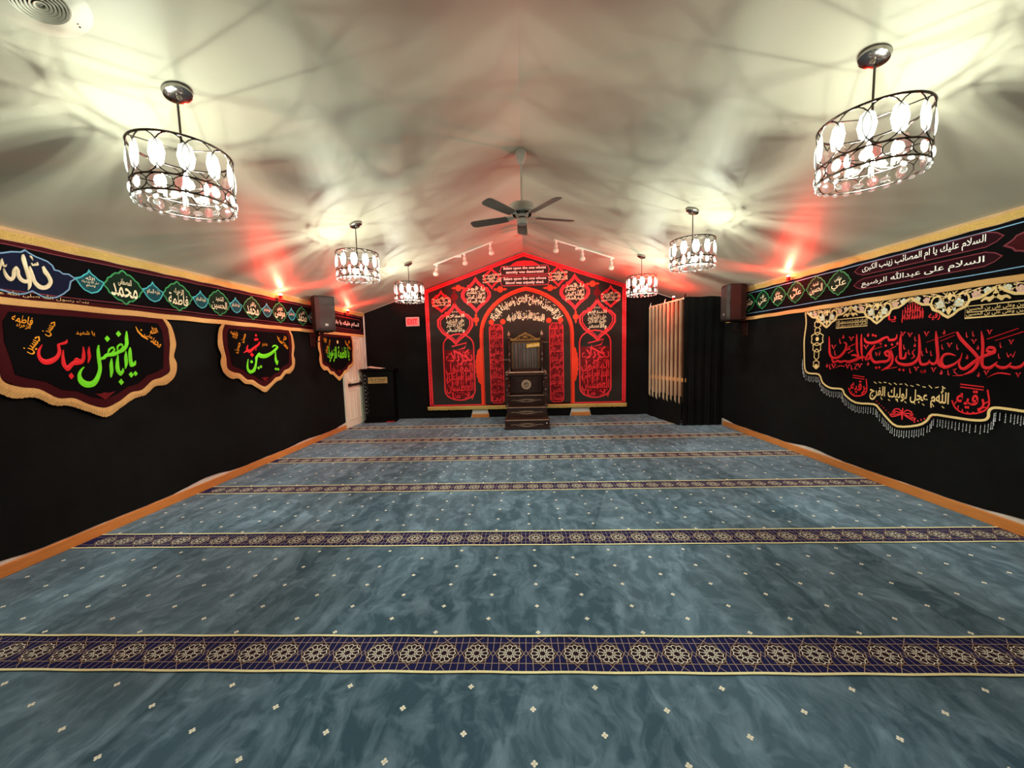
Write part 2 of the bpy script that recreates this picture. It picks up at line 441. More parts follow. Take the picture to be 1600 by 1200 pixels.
T = {'ALLAH':[[2.653,2.22,2.639,2.222,2.673,2.303,2.666,2.306,2.662,2.277,2.675,2.284,2.668,2.252,2.677,2.263,2.683,2.25,2.681,2.262,2.692,2.269,2.689,2.271],[2.669,2.239,2.674,2.241,2.667,2.201,2.682,2.212,2.678,2.163,2.695,2.186,2.704,2.152,2.704,2.182,2.729,2.185,2.709,2.19,2.735,2.233,2.718,2.236,2.738,2.247,2.741,2.269,2.739,2.233,2.758,2.245,2.737,2.2,2.758,2.214,2.752,2.162,2.769,2.186,2.785,2.15,2.788,2.179,2.822,2.172,2.817,2.198],[2.784,2.365,2.795,2.37,2.777,2.327,2.803,2.34,2.784,2.275,2.808,2.288,2.791,2.226,2.813,2.239,2.796,2.178,2.819,2.188,2.796,2.139,2.816,2.14,2.79,2.1,2.794,2.098],[2.816,2.284,2.824,2.289,2.813,2.245,2.834,2.257,2.819,2.202,2.842,2.216,2.83,2.157,2.851,2.177,2.855,2.124,2.871,2.156,2.892,2.119,2.893,2.152,2.93,2.145,2.913,2.166,2.952,2.195,2.925,2.19,2.941,2.242,2.918,2.223,2.924,2.277,2.899,2.255,2.909,2.308,2.895,2.298],[2.827,2.366,2.83,2.37,2.832,2.354,2.842,2.365,2.845,2.335,2.847,2.337],[2.831,2.313,2.837,2.318,2.836,2.294,2.843,2.306,2.853,2.297,2.849,2.308,2.854,2.307,2.856,2.318,2.858,2.298,2.862,2.311,2.876,2.307,2.865,2.311,2.873,2.331,2.866,2.327]],'CART':[2.448,2.179,2.499,2.247,2.549,2.298,2.608,2.328,2.674,2.348,2.727,2.371,2.782,2.383,2.808,2.404,2.826,2.389,2.864,2.37,2.935,2.35,2.966,2.323,2.976,2.291,3.006,2.29,3.03,2.271,3.069,2.276,3.113,2.247,3.077,2.218,3.06,2.152,3.02,2.11,2.968,2.071,2.92,2.059,2.876,2.066,2.819,2.098,2.777,2.073,2.735,2.061,2.684,2.069,2.647,2.079,2.583,2.084,2.529,2.098,2.487,2.129],'F1G':[[3.478,1.674,3.487,1.673,3.462,1.632,3.491,1.633,3.456,1.548,3.489,1.552,3.467,1.487,3.497,1.515,3.515,1.502,3.495,1.519,3.522,1.544,3.515,1.547],[3.437,1.639,3.443,1.639,3.419,1.578,3.448,1.578,3.417,1.524,3.445,1.522,3.415,1.47,3.422,1.469],[3.461,1.827,3.471,1.827,3.444,1.761,3.473,1.762,3.438,1.704,3.468,1.697,3.413,1.664,3.432,1.641,3.368,1.639,3.377,1.612,3.326,1.622,3.33,1.59,3.271,1.615,3.277,1.584,3.243,1.59,3.254,1.565,3.216,1.574,3.221,1.556],[3.374,1.639,3.362,1.639,3.379,1.674,3.365,1.683,3.403,1.69,3.407,1.709,3.408,1.675,3.425,1.671,3.382,1.647,3.391,1.637],[3.289,1.611,3.279,1.615,3.306,1.646,3.294,1.658,3.328,1.659,3.334,1.678,3.331,1.645,3.347,1.639,3.307,1.621,3.315,1.611],[3.213,1.69,3.222,1.689,3.196,1.638,3.221,1.639,3.192,1.554,3.221,1.557,3.192,1.481,3.22,1.477,3.165,1.413,3.194,1.394,3.132,1.378,3.151,1.333,3.099,1.377,3.085,1.323,3.072,1.396,3.037,1.367,3.059,1.43,3.033,1.432,3.069,1.468,3.057,1.478,3.089,1.497,3.085,1.502],[3.306,1.57,3.313,1.57,3.287,1.515,3.314,1.514,3.283,1.45,3.31,1.447,3.281,1.397,3.289,1.396],[3.363,1.603,3.371,1.602,3.339,1.526,3.367,1.525,3.335,1.454,3.368,1.464,3.368,1.406,3.378,1.449,3.404,1.445,3.385,1.455,3.401,1.477,3.394,1.477]],'F1GD':[[3.295,1.777,3.315,1.746,3.289,1.719,3.271,1.75],[3.395,1.826,3.415,1.795,3.389,1.767,3.369,1.798],[3.371,1.378,3.391,1.344,3.365,1.319,3.345,1.353],[3.467,1.439,3.487,1.407,3.461,1.382,3.441,1.415],[3.508,1.445,3.526,1.416,3.502,1.395,3.485,1.423]],'F1R':[[2.989,1.731,2.995,1.728,2.978,1.717,2.988,1.7,2.955,1.706,2.959,1.687,2.921,1.689,2.938,1.68,2.918,1.634,2.941,1.63,2.899,1.597,2.917,1.573,2.86,1.575,2.867,1.534,2.83,1.571,2.816,1.534,2.809,1.593,2.788,1.581,2.809,1.635,2.793,1.64,2.828,1.684,2.824,1.687],[2.954,1.647,2.96,1.646,2.939,1.59,2.958,1.591,2.935,1.52,2.963,1.532,2.969,1.471,2.971,1.518,3.015,1.515,3.001,1.545,3.037,1.519,3.032,1.563,3.085,1.535,3.068,1.563,3.107,1.593,3.081,1.597,3.103,1.675,3.096,1.675],[3.022,1.556,3.02,1.564,3.035,1.556,3.039,1.581,3.056,1.545,3.066,1.567],[3.139,1.676,3.145,1.676,3.125,1.625,3.147,1.626,3.124,1.583,3.146,1.581,3.116,1.534,3.122,1.532]],'F1RD':[[2.992,1.457,3.008,1.425,2.986,1.401,2.969,1.432]],'F2G':[[5.533,1.694,5.514,1.7,5.545,1.709,5.53,1.725,5.58,1.713,5.592,1.736,5.608,1.705,5.653,1.7,5.535,1.659,5.571,1.631,5.438,1.618,5.467,1.577,5.333,1.597,5.338,1.538,5.26,1.605,5.217,1.555,5.233,1.621,5.199,1.608],[5.201,1.605,5.227,1.593,5.143,1.553,5.189,1.541,5.139,1.497,5.17,1.493,5.106,1.426,5.149,1.415,5.069,1.386,5.108,1.354,5.035,1.379,5.017,1.331,5.005,1.395,4.966,1.385,4.998,1.455,4.969,1.456,5.012,1.531,5.002,1.532],[5.575,1.637,5.589,1.637,5.556,1.564,5.59,1.565,5.55,1.49,5.599,1.494,5.596,1.428,5.588,1.458,5.629,1.498,5.617,1.5]],'F2GD':[[5.068,1.517,5.094,1.49,5.062,1.469,5.037,1.496],[5.194,1.427,5.22,1.4,5.188,1.379,5.163,1.406],[5.244,1.443,5.269,1.417,5.239,1.397,5.214,1.423],[5.562,1.394,5.589,1.368,5.556,1.348,5.529,1.375],[5.614,1.388,5.641,1.361,5.608,1.342,5.581,1.368]],'F2R':[[5.247,1.776,5.265,1.771,5.217,1.743,5.243,1.727,5.156,1.716,5.181,1.692,5.09,1.679,5.115,1.653,5.041,1.659,5.036,1.614,5.015,1.668,4.981,1.662,5.026,1.723,5.016,1.724],[5.036,1.665,5.045,1.637,4.975,1.647,4.985,1.626,4.928,1.617,4.931,1.613],[5.172,1.712,5.188,1.711,5.161,1.648,5.169,1.648]],'F2RD':[[5.194,1.882,5.217,1.861,5.19,1.841,5.167,1.862],[5.174,1.822,5.197,1.8,5.169,1.78,5.146,1.802],[5.212,1.827,5.236,1.805,5.207,1.784,5.184,1.807],[5.087,1.62,5.121,1.586,5.08,1.557,5.046,1.592]],'RB':[[4.874,1.622,4.862,1.622,4.87,1.51,4.845,1.51,4.863,1.411,4.83,1.418,4.812,1.349,4.797,1.376,4.712,1.35,4.726,1.378,4.635,1.405,4.663,1.425,4.603,1.464,4.629,1.472,4.599,1.531,4.622,1.526,4.643,1.551,4.651,1.538],[4.822,1.347,4.805,1.355,4.789,1.289,4.775,1.319,4.725,1.309,4.728,1.333,4.678,1.295,4.68,1.326,4.616,1.312,4.617,1.335,4.58,1.298,4.58,1.328,4.523,1.306,4.535,1.338,4.462,1.327,4.479,1.357,4.417,1.351,4.428,1.379,4.356,1.362,4.36,1.384],[4.532,1.385,4.533,1.4,4.485,1.381,4.479,1.406,4.421,1.352,4.408,1.378],[4.481,1.635,4.469,1.635,4.483,1.555,4.458,1.555,4.473,1.451,4.448,1.454,4.446,1.384,4.426,1.389],[4.42,1.633,4.408,1.632,4.425,1.553,4.401,1.553,4.415,1.444,4.39,1.445,4.388,1.329,4.379,1.33],[4.587,1.478,4.593,1.488,4.487,1.522,4.492,1.53],[4.574,1.41,4.581,1.42,4.507,1.448,4.514,1.457],[4.384,1.586,4.374,1.59,4.361,1.533,4.344,1.555,4.288,1.514,4.291,1.543,4.202,1.53,4.215,1.557,4.146,1.56,4.159,1.585,4.106,1.578,4.102,1.597,4.094,1.545,4.083,1.569,4.036,1.543,4.045,1.568,4.001,1.569,4.018,1.58,4.004,1.613,4.011,1.614],[4.248,1.506,4.238,1.5,4.281,1.47,4.261,1.46,4.304,1.417,4.277,1.415,4.289,1.353,4.263,1.366,4.236,1.304,4.228,1.334,4.157,1.314,4.161,1.341,4.112,1.315,4.121,1.343,4.064,1.343,4.087,1.357,4.055,1.406,4.082,1.401,4.09,1.453,4.1,1.427,4.135,1.427,4.109,1.42,4.112,1.384,4.1,1.402,4.072,1.38,4.071,1.4],[4.248,1.51,4.239,1.503,4.323,1.421,4.304,1.411,4.357,1.344,4.333,1.345,4.303,1.344,4.318,1.361,4.277,1.383,4.293,1.393],[4.068,1.448,4.055,1.452,4.048,1.377,4.025,1.378,4.058,1.316,4.034,1.305,4.092,1.279,4.077,1.26,4.155,1.235,4.152,1.229],[4.261,1.455,4.264,1.461,4.16,1.485,4.163,1.491],[4.073,1.453,4.077,1.46,4.005,1.489,4.008,1.495],[3.97,1.612,3.96,1.61,3.98,1.528,3.952,1.526,3.974,1.43,3.946,1.431,3.961,1.359,3.938,1.378,3.901,1.364,3.922,1.381,3.897,1.429,3.906,1.431],[3.796,1.603,3.787,1.603,3.791,1.523,3.768,1.522,3.788,1.396,3.763,1.39,3.825,1.338,3.807,1.316,3.89,1.318,3.886,1.287,3.961,1.326,3.971,1.301,3.992,1.354,4.011,1.349,3.987,1.393,3.994,1.395],[3.846,1.361,3.851,1.367,3.812,1.385,3.827,1.388,3.834,1.423,3.846,1.424,3.815,1.456,3.821,1.46],[3.787,1.492,3.77,1.492,3.781,1.367,3.761,1.37,3.758,1.303,3.742,1.324,3.709,1.301,3.71,1.329],[4.139,1.237,4.14,1.242,3.982,1.273,3.984,1.28],[3.718,1.303,3.724,1.326,3.685,1.313,3.701,1.33,3.675,1.357,3.682,1.36],[3.644,1.625,3.637,1.625,3.644,1.548,3.618,1.549,3.632,1.459,3.606,1.461,3.622,1.384,3.596,1.382,3.631,1.34,3.613,1.325,3.652,1.332,3.655,1.307,3.686,1.351,3.692,1.341],[3.465,1.399,3.466,1.394,3.511,1.422,3.512,1.404,3.558,1.417,3.547,1.397,3.586,1.376,3.565,1.368,3.586,1.32,3.561,1.331,3.547,1.279,3.543,1.309,3.491,1.299,3.5,1.321,3.452,1.331,3.462,1.343,3.415,1.389,3.419,1.393],[3.623,1.392,3.602,1.397,3.605,1.31,3.583,1.327,3.551,1.278,3.539,1.305],[3.477,1.603,3.462,1.611,3.452,1.545,3.431,1.561,3.409,1.492,3.392,1.512,3.364,1.442,3.347,1.462,3.325,1.394,3.306,1.412,3.309,1.365,3.286,1.367,3.316,1.324,3.295,1.311,3.345,1.277,3.332,1.257,3.398,1.236,3.396,1.23],[3.29,1.393,3.276,1.371,3.337,1.355,3.322,1.332,3.392,1.302,3.381,1.276,3.415,1.3,3.425,1.281,3.43,1.329,3.444,1.329,3.421,1.373,3.43,1.376,3.417,1.424,3.421,1.425],[3.283,1.371,3.292,1.393,3.24,1.392,3.25,1.415,3.183,1.424,3.202,1.447,3.195,1.472,3.206,1.451,3.236,1.477,3.228,1.457,3.251,1.435,3.236,1.446,3.215,1.42,3.211,1.44],[3.295,1.606,3.291,1.606,3.29,1.536,3.27,1.537,3.283,1.457,3.262,1.456,3.283,1.377,3.261,1.377,3.278,1.319,3.258,1.328,3.249,1.287,3.245,1.314,3.204,1.293,3.214,1.317,3.166,1.347,3.171,1.354],[3.184,1.319,3.178,1.335,3.144,1.293,3.142,1.317,3.099,1.304,3.108,1.324,3.078,1.344,3.084,1.351],[3.094,1.311,3.091,1.328,3.056,1.297,3.058,1.32,3.015,1.313,3.025,1.332,2.996,1.353,3.005,1.362],[3.716,1.519,3.718,1.523,3.483,1.604,3.485,1.609],[3.596,1.527,3.598,1.532,3.486,1.575,3.488,1.58],[3.249,1.532,3.251,1.538,3.054,1.61,3.055,1.616],[3.193,1.52,3.195,1.525,3.022,1.583,3.024,1.589],[3.228,1.218,3.229,1.221,3.159,1.255,3.161,1.266,3.08,1.249,3.08,1.26],[3.479,1.218,3.479,1.221,3.415,1.221,3.417,1.231,3.396,1.233,3.398,1.238]],'RBD':[[4.273,1.631,4.257,1.613,4.271,1.599,4.287,1.617],[4.241,1.621,4.225,1.603,4.239,1.589,4.255,1.607],[4.12,1.513,4.105,1.496,4.119,1.482,4.134,1.499],[4.052,1.522,4.037,1.505,4.05,1.491,4.065,1.508],[4.215,1.276,4.199,1.26,4.213,1.244,4.228,1.261],[4.178,1.281,4.163,1.264,4.176,1.249,4.192,1.266],[4.594,1.476,4.577,1.459,4.592,1.445,4.609,1.462],[4.564,1.483,4.547,1.466,4.562,1.452,4.579,1.469],[3.957,1.267,3.943,1.251,3.955,1.237,3.969,1.252],[3.918,1.265,3.904,1.249,3.916,1.235,3.93,1.251],[3.743,1.254,3.731,1.239,3.741,1.226,3.754,1.241],[3.717,1.255,3.705,1.241,3.716,1.227,3.728,1.242],[3.746,1.258,3.733,1.242,3.745,1.228,3.758,1.244],[3.715,1.263,3.702,1.247,3.713,1.232,3.726,1.248]],'RBV':[[4.583,1.602,4.585,1.606,4.571,1.603,4.559,1.61,4.543,1.555,4.542,1.563,4.524,1.596,4.535,1.602,4.507,1.598,4.514,1.611],[4.837,1.509,4.838,1.513,4.822,1.51,4.809,1.518,4.792,1.46,4.79,1.468,4.771,1.503,4.782,1.509,4.752,1.506,4.759,1.52],[4.385,1.501,4.387,1.505,4.374,1.502,4.363,1.51,4.348,1.457,4.347,1.464,4.331,1.496,4.341,1.502,4.316,1.499,4.322,1.511],[3.975,1.627,3.976,1.631,3.965,1.628,3.957,1.634,3.945,1.587,3.944,1.593,3.931,1.621,3.939,1.626,3.918,1.623,3.923,1.634],[3.904,1.614,3.905,1.617,3.895,1.614,3.886,1.621,3.875,1.574,3.874,1.58,3.861,1.608,3.869,1.613,3.849,1.61,3.854,1.621],[4.823,1.27,4.825,1.274,4.809,1.272,4.796,1.281,4.779,1.223,4.777,1.231,4.757,1.268,4.769,1.273,4.739,1.272,4.746,1.285],[4.618,1.277,4.619,1.281,4.605,1.279,4.592,1.288,4.577,1.232,4.575,1.24,4.557,1.275,4.568,1.28,4.54,1.279,4.547,1.291],[4.454,1.29,4.456,1.294,4.442,1.292,4.431,1.3,4.416,1.247,4.415,1.254,4.398,1.288,4.408,1.293,4.382,1.291,4.388,1.303],[3.822,1.279,3.823,1.283,3.813,1.281,3.805,1.288,3.793,1.242,3.792,1.249,3.781,1.277,3.788,1.282,3.769,1.281,3.774,1.291],[4.711,1.592,4.705,1.592,4.713,1.561,4.7,1.562,4.698,1.526,4.689,1.535,4.677,1.54,4.682,1.545],[3.934,1.507,3.93,1.507,3.935,1.481,3.926,1.482,3.924,1.452,3.918,1.46,3.91,1.464,3.914,1.468],[3.883,1.456,3.88,1.456,3.884,1.43,3.876,1.431,3.874,1.401,3.868,1.409,3.86,1.413,3.864,1.417],[4.846,1.278,4.84,1.278,4.848,1.245,4.835,1.247,4.833,1.21,4.823,1.22,4.81,1.226,4.816,1.23],[4.532,1.281,4.527,1.281,4.534,1.25,4.522,1.252,4.52,1.217,4.512,1.226,4.501,1.232,4.506,1.236],[3.86,1.272,3.856,1.272,3.86,1.246,3.852,1.248,3.85,1.218,3.844,1.226,3.836,1.231,3.84,1.234],[4.778,1.454,4.773,1.454,4.78,1.422,4.767,1.423,4.765,1.386,4.756,1.396,4.743,1.401,4.749,1.406],[3.83,1.586,3.827,1.586,3.831,1.561,3.823,1.562,3.821,1.532,3.815,1.54,3.807,1.544,3.811,1.547],[4.887,1.283,4.882,1.285,4.878,1.253,4.864,1.253,4.882,1.247,4.882,1.234,4.888,1.252,4.902,1.253,4.881,1.258,4.879,1.267,4.874,1.247,4.867,1.25],[4.318,1.322,4.314,1.324,4.311,1.295,4.3,1.296,4.314,1.29,4.314,1.279,4.318,1.295,4.329,1.295,4.314,1.3,4.312,1.308,4.308,1.29,4.302,1.293],[4.001,1.54,3.998,1.541,3.995,1.515,3.985,1.515,3.998,1.511,3.997,1.5,4.001,1.515,4.011,1.516,3.997,1.519,3.996,1.527,3.992,1.51,3.988,1.512],[3.826,1.516,3.823,1.517,3.82,1.493,3.812,1.492,3.823,1.488,3.822,1.478,3.826,1.492,3.835,1.493,3.823,1.496,3.821,1.504,3.818,1.488,3.814,1.49],[4.664,1.635,4.659,1.636,4.655,1.606,4.642,1.605,4.659,1.601,4.659,1.588,4.664,1.605,4.677,1.607,4.658,1.611,4.656,1.619,4.652,1.6,4.645,1.602],[4.337,1.641,4.333,1.642,4.329,1.614,4.319,1.614,4.333,1.609,4.332,1.598,4.337,1.614,4.348,1.616,4.332,1.619,4.331,1.627,4.326,1.609,4.321,1.611],[4.493,1.287,4.493,1.293,4.458,1.29,4.444,1.292,4.488,1.237,4.475,1.239,4.44,1.23,4.439,1.236],[4.749,1.236,4.751,1.24,4.685,1.259,4.687,1.269,4.622,1.254,4.621,1.263],[4.235,1.429,4.227,1.431,4.22,1.386,4.215,1.398,4.204,1.415,4.205,1.425,4.184,1.387,4.192,1.397,4.177,1.436,4.184,1.438],[4.191,1.515,4.194,1.523,4.175,1.523,4.167,1.529,4.18,1.503,4.174,1.501],[3.75,1.617,3.751,1.62,3.741,1.617,3.733,1.624,3.721,1.576,3.72,1.582,3.708,1.611,3.715,1.616,3.697,1.613,3.701,1.624],[3.547,1.506,3.548,1.509,3.539,1.507,3.532,1.513,3.521,1.468,3.52,1.474,3.51,1.502,3.516,1.506,3.499,1.504,3.503,1.514],[3.361,1.531,3.362,1.535,3.354,1.532,3.348,1.538,3.338,1.496,3.337,1.501,3.328,1.527,3.334,1.532,3.319,1.53,3.322,1.539],[3.258,1.607,3.258,1.61,3.251,1.608,3.245,1.613,3.235,1.572,3.235,1.577,3.226,1.602,3.232,1.606,3.218,1.604,3.221,1.613],[3.112,1.521,3.113,1.524,3.106,1.522,3.101,1.527,3.092,1.488,3.092,1.493,3.084,1.517,3.089,1.521,3.076,1.52,3.079,1.528],[3.666,1.278,3.667,1.281,3.657,1.279,3.65,1.286,3.638,1.24,3.638,1.246,3.626,1.276,3.633,1.28,3.615,1.279,3.619,1.289],[3.257,1.269,3.258,1.272,3.25,1.27,3.244,1.276,3.235,1.236,3.234,1.241,3.226,1.267,3.231,1.271,3.217,1.27,3.22,1.279],[3.053,1.264,3.054,1.267,3.047,1.266,3.042,1.271,3.033,1.233,3.033,1.238,3.025,1.263,3.03,1.266,3.018,1.266,3.021,1.274],[3.586,1.501,3.583,1.501,3.586,1.476,3.579,1.477,3.577,1.449,3.572,1.456,3.565,1.46,3.568,1.464],[3.466,1.499,3.463,1.499,3.466,1.475,3.46,1.476,3.458,1.448,3.453,1.455,3.446,1.459,3.449,1.463],[3.401,1.602,3.398,1.602,3.401,1.578,3.395,1.579,3.393,1.552,3.388,1.559,3.382,1.563,3.385,1.566],[3.355,1.608,3.352,1.608,3.355,1.584,3.349,1.585,3.347,1.559,3.343,1.565,3.336,1.569,3.339,1.572],[3.163,1.508,3.161,1.508,3.163,1.486,3.158,1.487,3.156,1.462,3.152,1.468,3.147,1.472,3.149,1.475],[3.168,1.421,3.165,1.421,3.168,1.399,3.162,1.4,3.16,1.375,3.157,1.381,3.151,1.385,3.154,1.388],[3.522,1.27,3.519,1.27,3.522,1.245,3.515,1.247,3.513,1.219,3.508,1.226,3.501,1.231,3.504,1.234],[3.677,1.443,3.673,1.443,3.677,1.418,3.67,1.419,3.668,1.389,3.662,1.397,3.655,1.402,3.658,1.405],[3.718,1.474,3.715,1.474,3.719,1.448,3.711,1.449,3.709,1.419,3.703,1.427,3.695,1.431,3.699,1.435],[3.756,1.444,3.753,1.444,3.757,1.417,3.749,1.419,3.747,1.389,3.741,1.396,3.733,1.401,3.737,1.404],[3.384,1.407,3.381,1.408,3.377,1.381,3.37,1.381,3.38,1.375,3.38,1.366,3.384,1.38,3.391,1.381,3.38,1.386,3.379,1.392,3.375,1.376,3.372,1.378],[3.311,1.488,3.309,1.489,3.305,1.462,3.298,1.462,3.308,1.457,3.307,1.448,3.312,1.462,3.318,1.463,3.308,1.467,3.307,1.474,3.303,1.457,3.3,1.459],[3.576,1.265,3.573,1.267,3.569,1.237,3.561,1.238,3.573,1.231,3.572,1.221,3.577,1.236,3.585,1.237,3.572,1.243,3.571,1.25,3.567,1.232,3.563,1.234],[3.292,1.26,3.289,1.261,3.285,1.234,3.279,1.235,3.288,1.228,3.288,1.22,3.293,1.234,3.299,1.234,3.288,1.239,3.287,1.246,3.283,1.229,3.28,1.232],[3.576,1.632,3.573,1.633,3.568,1.604,3.561,1.604,3.572,1.598,3.572,1.588,3.577,1.604,3.584,1.605,3.572,1.609,3.571,1.616,3.566,1.598,3.563,1.6],[3.117,1.424,3.113,1.426,3.104,1.384,3.102,1.396,3.089,1.41,3.089,1.42,3.073,1.385,3.078,1.395,3.062,1.434,3.065,1.436],[3.482,1.268,3.483,1.273,3.457,1.28,3.45,1.287,3.476,1.253,3.467,1.256,3.441,1.231,3.44,1.235]],'RLINE':[5.285,2.009,5.263,1.81,5.287,1.604,5.277,1.413,5.254,1.204,5.182,1.147,5.005,1.14,4.937,1.037,4.813,0.983,4.642,0.984,4.593,0.919,4.442,0.847,4.22,0.86,4.15,0.817,4.059,0.735,3.946,0.669,3.748,0.718,3.665,0.781,3.624,0.843,3.486,0.849,3.325,0.849,3.231,0.863,3.199,0.893,3.196,0.947,3.162,0.979,3.058,0.981,2.997,0.978]}

# ================================================================== the setting
g = G(); g.box((XL - .15, YF - .1, -.1), (XR + .15, YB + .15, 0.0))
g.mi = 1
BY0, BS, BW_ = 1.672, 1.193, 0.230
X0, X1 = XL, XR
fl = lambda u, v, o: (u, v, o)
kmin, kmax = -1, 5
for k in range(kmin, kmax + 1):
    a = BY0 + k * BS; b = a + BW_
    g.mi = 1; fill(g, [(X0, a), (X1, a), (X1, b), (X0, b)], fl, .0008)
    g.mi = 2
    # wavy hand-laid piping on both edges
    for y in (a, b):
        stroke(g, [(X0 + (X1 - X0) * i / 120, y + .0018 * sin(i * .9 + k * 2 + y)) for i in range(121)], .013, fl, .0022, th=.003)
    P = .1682; n0 = int((X0 - .053) / P) - 1; n1 = int((X1 - .053) / P) + 1
    yc = (a + b) / 2; t = a + BW_ * .80; u = a + BW_ * .235
    # maroon fields round the rosettes and navy cells
    g.mi = 3
    for yy in (u, t): stroke(g, [(X0, yy), (X1, yy)], .0028, fl, .0016)
    for n in range(n0, n1 + 1):
        cx = .053 + n * P
        if cx < X0 + .03 or cx > X1 - .03: continue
        g.mi = 5; fill(g, [(cx - .075, yc), (cx - .05, yc - .055), (cx, yc - .075), (cx + .05, yc - .055), (cx + .075, yc), (cx + .05, yc + .055), (cx, yc + .075), (cx - .05, yc + .055)], fl, .0012)
        g.mi = 3
        for sx in (-1, 1):
            stroke(g, [(cx + sx * .026, a + .006), (cx - sx * .012, u - .004)], .0028, fl, .0016)
            stroke(g, [(cx + sx * .026, b - .006), (cx - sx * .012, t + .004)], .0028, fl, .0016)
            stroke(g, [(cx + sx * .012, u), (cx + sx * .046, yc - .045), (cx + sx * .084, yc + .018)], .0028, fl, .0016)
            stroke(g, [(cx + sx * .012, t), (cx + sx * .046, yc + .045), (cx + sx * .084, yc - .018)], .0028, fl, .0016)
        for dx in (-.048, .048):
            stroke(g, [(cx + dx, a + .006), (cx + dx * 1.04, u + .01), (cx + dx * 1.1, yc - .03)], .0026, fl, .0016)
            stroke(g, [(cx + dx, b - .006), (cx + dx * 1.04, t - .01), (cx + dx * 1.1, yc + .03)], .0026, fl, .0016)
        dx = P / 2
        stroke(g, [(cx + dx, a + .006), (cx + dx, yc - .02)], .0026, fl, .0016)
        stroke(g, [(cx + dx, b - .006), (cx + dx, yc + .02)], .0026, fl, .0016)
        # rosette: twelve-petal outline, petals and star
        g.mi = 4
        ring = [(cx + (.056 + .004 * cos(12 * 2 * pi * i / 48)) * cos(2 * pi * i / 48), yc + (.053 + .004 * cos(12 * 2 * pi * i / 48)) * sin(2 * pi * i / 48)) for i in range(48)]
        stroke(g, ring, .0036, fl, .0020, closed=True)
        for q in range(12):
            an = 2 * pi * q / 12; an2 = an + pi / 12; an0 = an - pi / 12
            i_ = (cx + .022 * cos(an), yc + .021 * sin(an))
            stroke(g, [i_, (cx + .037 * cos(an2), yc + .036 * sin(an2)), (cx + .056 * cos(an2), yc + .052 * sin(an2))], .0028, fl, .0020)
            stroke(g, [i_, (cx + .037 * cos(an0), yc + .036 * sin(an0))], .0028, fl, .0020)
        stroke(g, [(cx + (.021 if q % 2 else .015) * cos(2 * pi * q / 16), yc + (.020 if q % 2 else .015) * sin(2 * pi * q / 16)) for q in range(16)], .0028, fl, .0020, closed=True)
# four-petal dots scattered in staggered rows between the bands
for k in range(kmin - 1, kmax + 1):
    y0 = BY0 + k * BS + BW_ + .030; ph = .036 - .32 * (0 if k % 2 == 0 else 1) 
    if k == -1: ph = .282
    if k == 0: ph = .036
    for j in range(9):
        y = y0 + j * .107
        if y > YB - .05: break
        off = ph + (.283 if j % 2 else 0)
        n0 = int((X0 - off) / .566) - 1
        for n in range(n0, n0 + 17):
            x = off + n * .566
            if x < X0 + .03 or x > X1 - .03: continue
            g.mi = 4
            for sx, sy in ((1, 0), (-1, 0), (0, 1), (0, -1)):
                disc(g, (x + sx * .0078, y + sy * .0078), .0058, fl, .0015, seg=7)
            g.mi = 2; disc(g, (x, y), .003, fl, .0018, seg=5)
floor = struct(g.build('floor', [m_carpet, m_navy, m_cgold, m_cline, m_cwhite, m_cmar]))

g = G(); g.box((XWL - .13, YF - .1, 0), (XWL, YB + .13, ZE + .03)); struct(g.build('wall_left', m_wall))
g = G(); g.box((XWR, YF - .1, 0), (XWR + .13, YB + .13, ZE + .03)); struct(g.build('wall_right', m_wall))
def gable(name, y0, y1, m):
    g = G(); P = [(XWL, 0), (XWR, 0), (XWR, ZE - .01), (0, ZR), (XWL, ZE - .01)]
    V = [(x, y0, z) for x, z in P] + [(x, y1, z) for x, z in P]
    F = [(0, 1, 2, 3, 4), (9, 8, 7, 6, 5)] + [(i, (i + 1) % 5, 5 + (i + 1) % 5, 5 + i) for i in range(5)]
    g.add(V, F); return struct(g.build(name, m))
gable('wall_back', YB + .02, YB + .13, m_wall)
gable('wall_front', YF - .1, YF, m_wall)
g = G()
for s in (-1, 1):
    xe = s * 4.0
    V = [(x, y, z) for y in (YF - .1, YB + .13) for x, z in ((0, ZR), (xe, zc(xe)), (xe, zc(xe) + .12), (0, ZR + .12))]
    g.add(V, [(0, 1, 2, 3), (7, 6, 5, 4), (0, 4, 5, 1), (1, 5, 6, 2), (2, 6, 7, 3), (3, 7, 4, 0)])
struct(g.build('ceiling', m_ceil))

def base(name, a, b):
    g = G(); g.box(a, b, bev=.004); return struct(g.build(name, m_wood))
base('baseboard_left', (XWL, YF, 0), (XL, 7.70, .092))
base('baseboard_right', (XR, YF, 0), (XWR, 7.39, .092))
g = G()
for x0, x1 in ((-1.30, -.89), (1.06, 1.50)): g.box((x0, YB - .005, 0), (x1, YB + .02, .085), bev=.004)
struct(g.build('baseboard_back', m_wood))
# crown moulding wrapped in gold ribbon along both eaves
for nm, s, X in (('trim_1', 1, XL), ('trim_2', -1, XR)):
    g = G(); ye = 8.82 if s > 0 else 7.5
    g.mi = 0
    V = []; n = 90
    for i in range(n + 1):
        y = YF + (ye - YF) * i / n; w = .004 * sin(i * 1.7)
        for dx, z in ((0, 2.40), (.034, 2.458 + w), (.060, 2.512 + w), (.036, 2.545), (0, 2.545)): V.append((X - s * .02 + s * dx, y, z))
    F = [];
    for i in range(n):
        for j in range(4): F.append((i * 5 + j, i * 5 + j + 1, i * 5 + 6 + j, i * 5 + 5 + j))
    F += [(0, 1, 2, 3, 4), tuple(n * 5 + k for k in (4, 3, 2, 1, 0))]
    for f in F: pass
    g.add(V, F)
    for i, f in enumerate(g.F): g.I[i] = 1 if len(f) == 4 and (i % 4) == 1 else 0
    struct(g.build(nm, [m_tan, m_gold]))

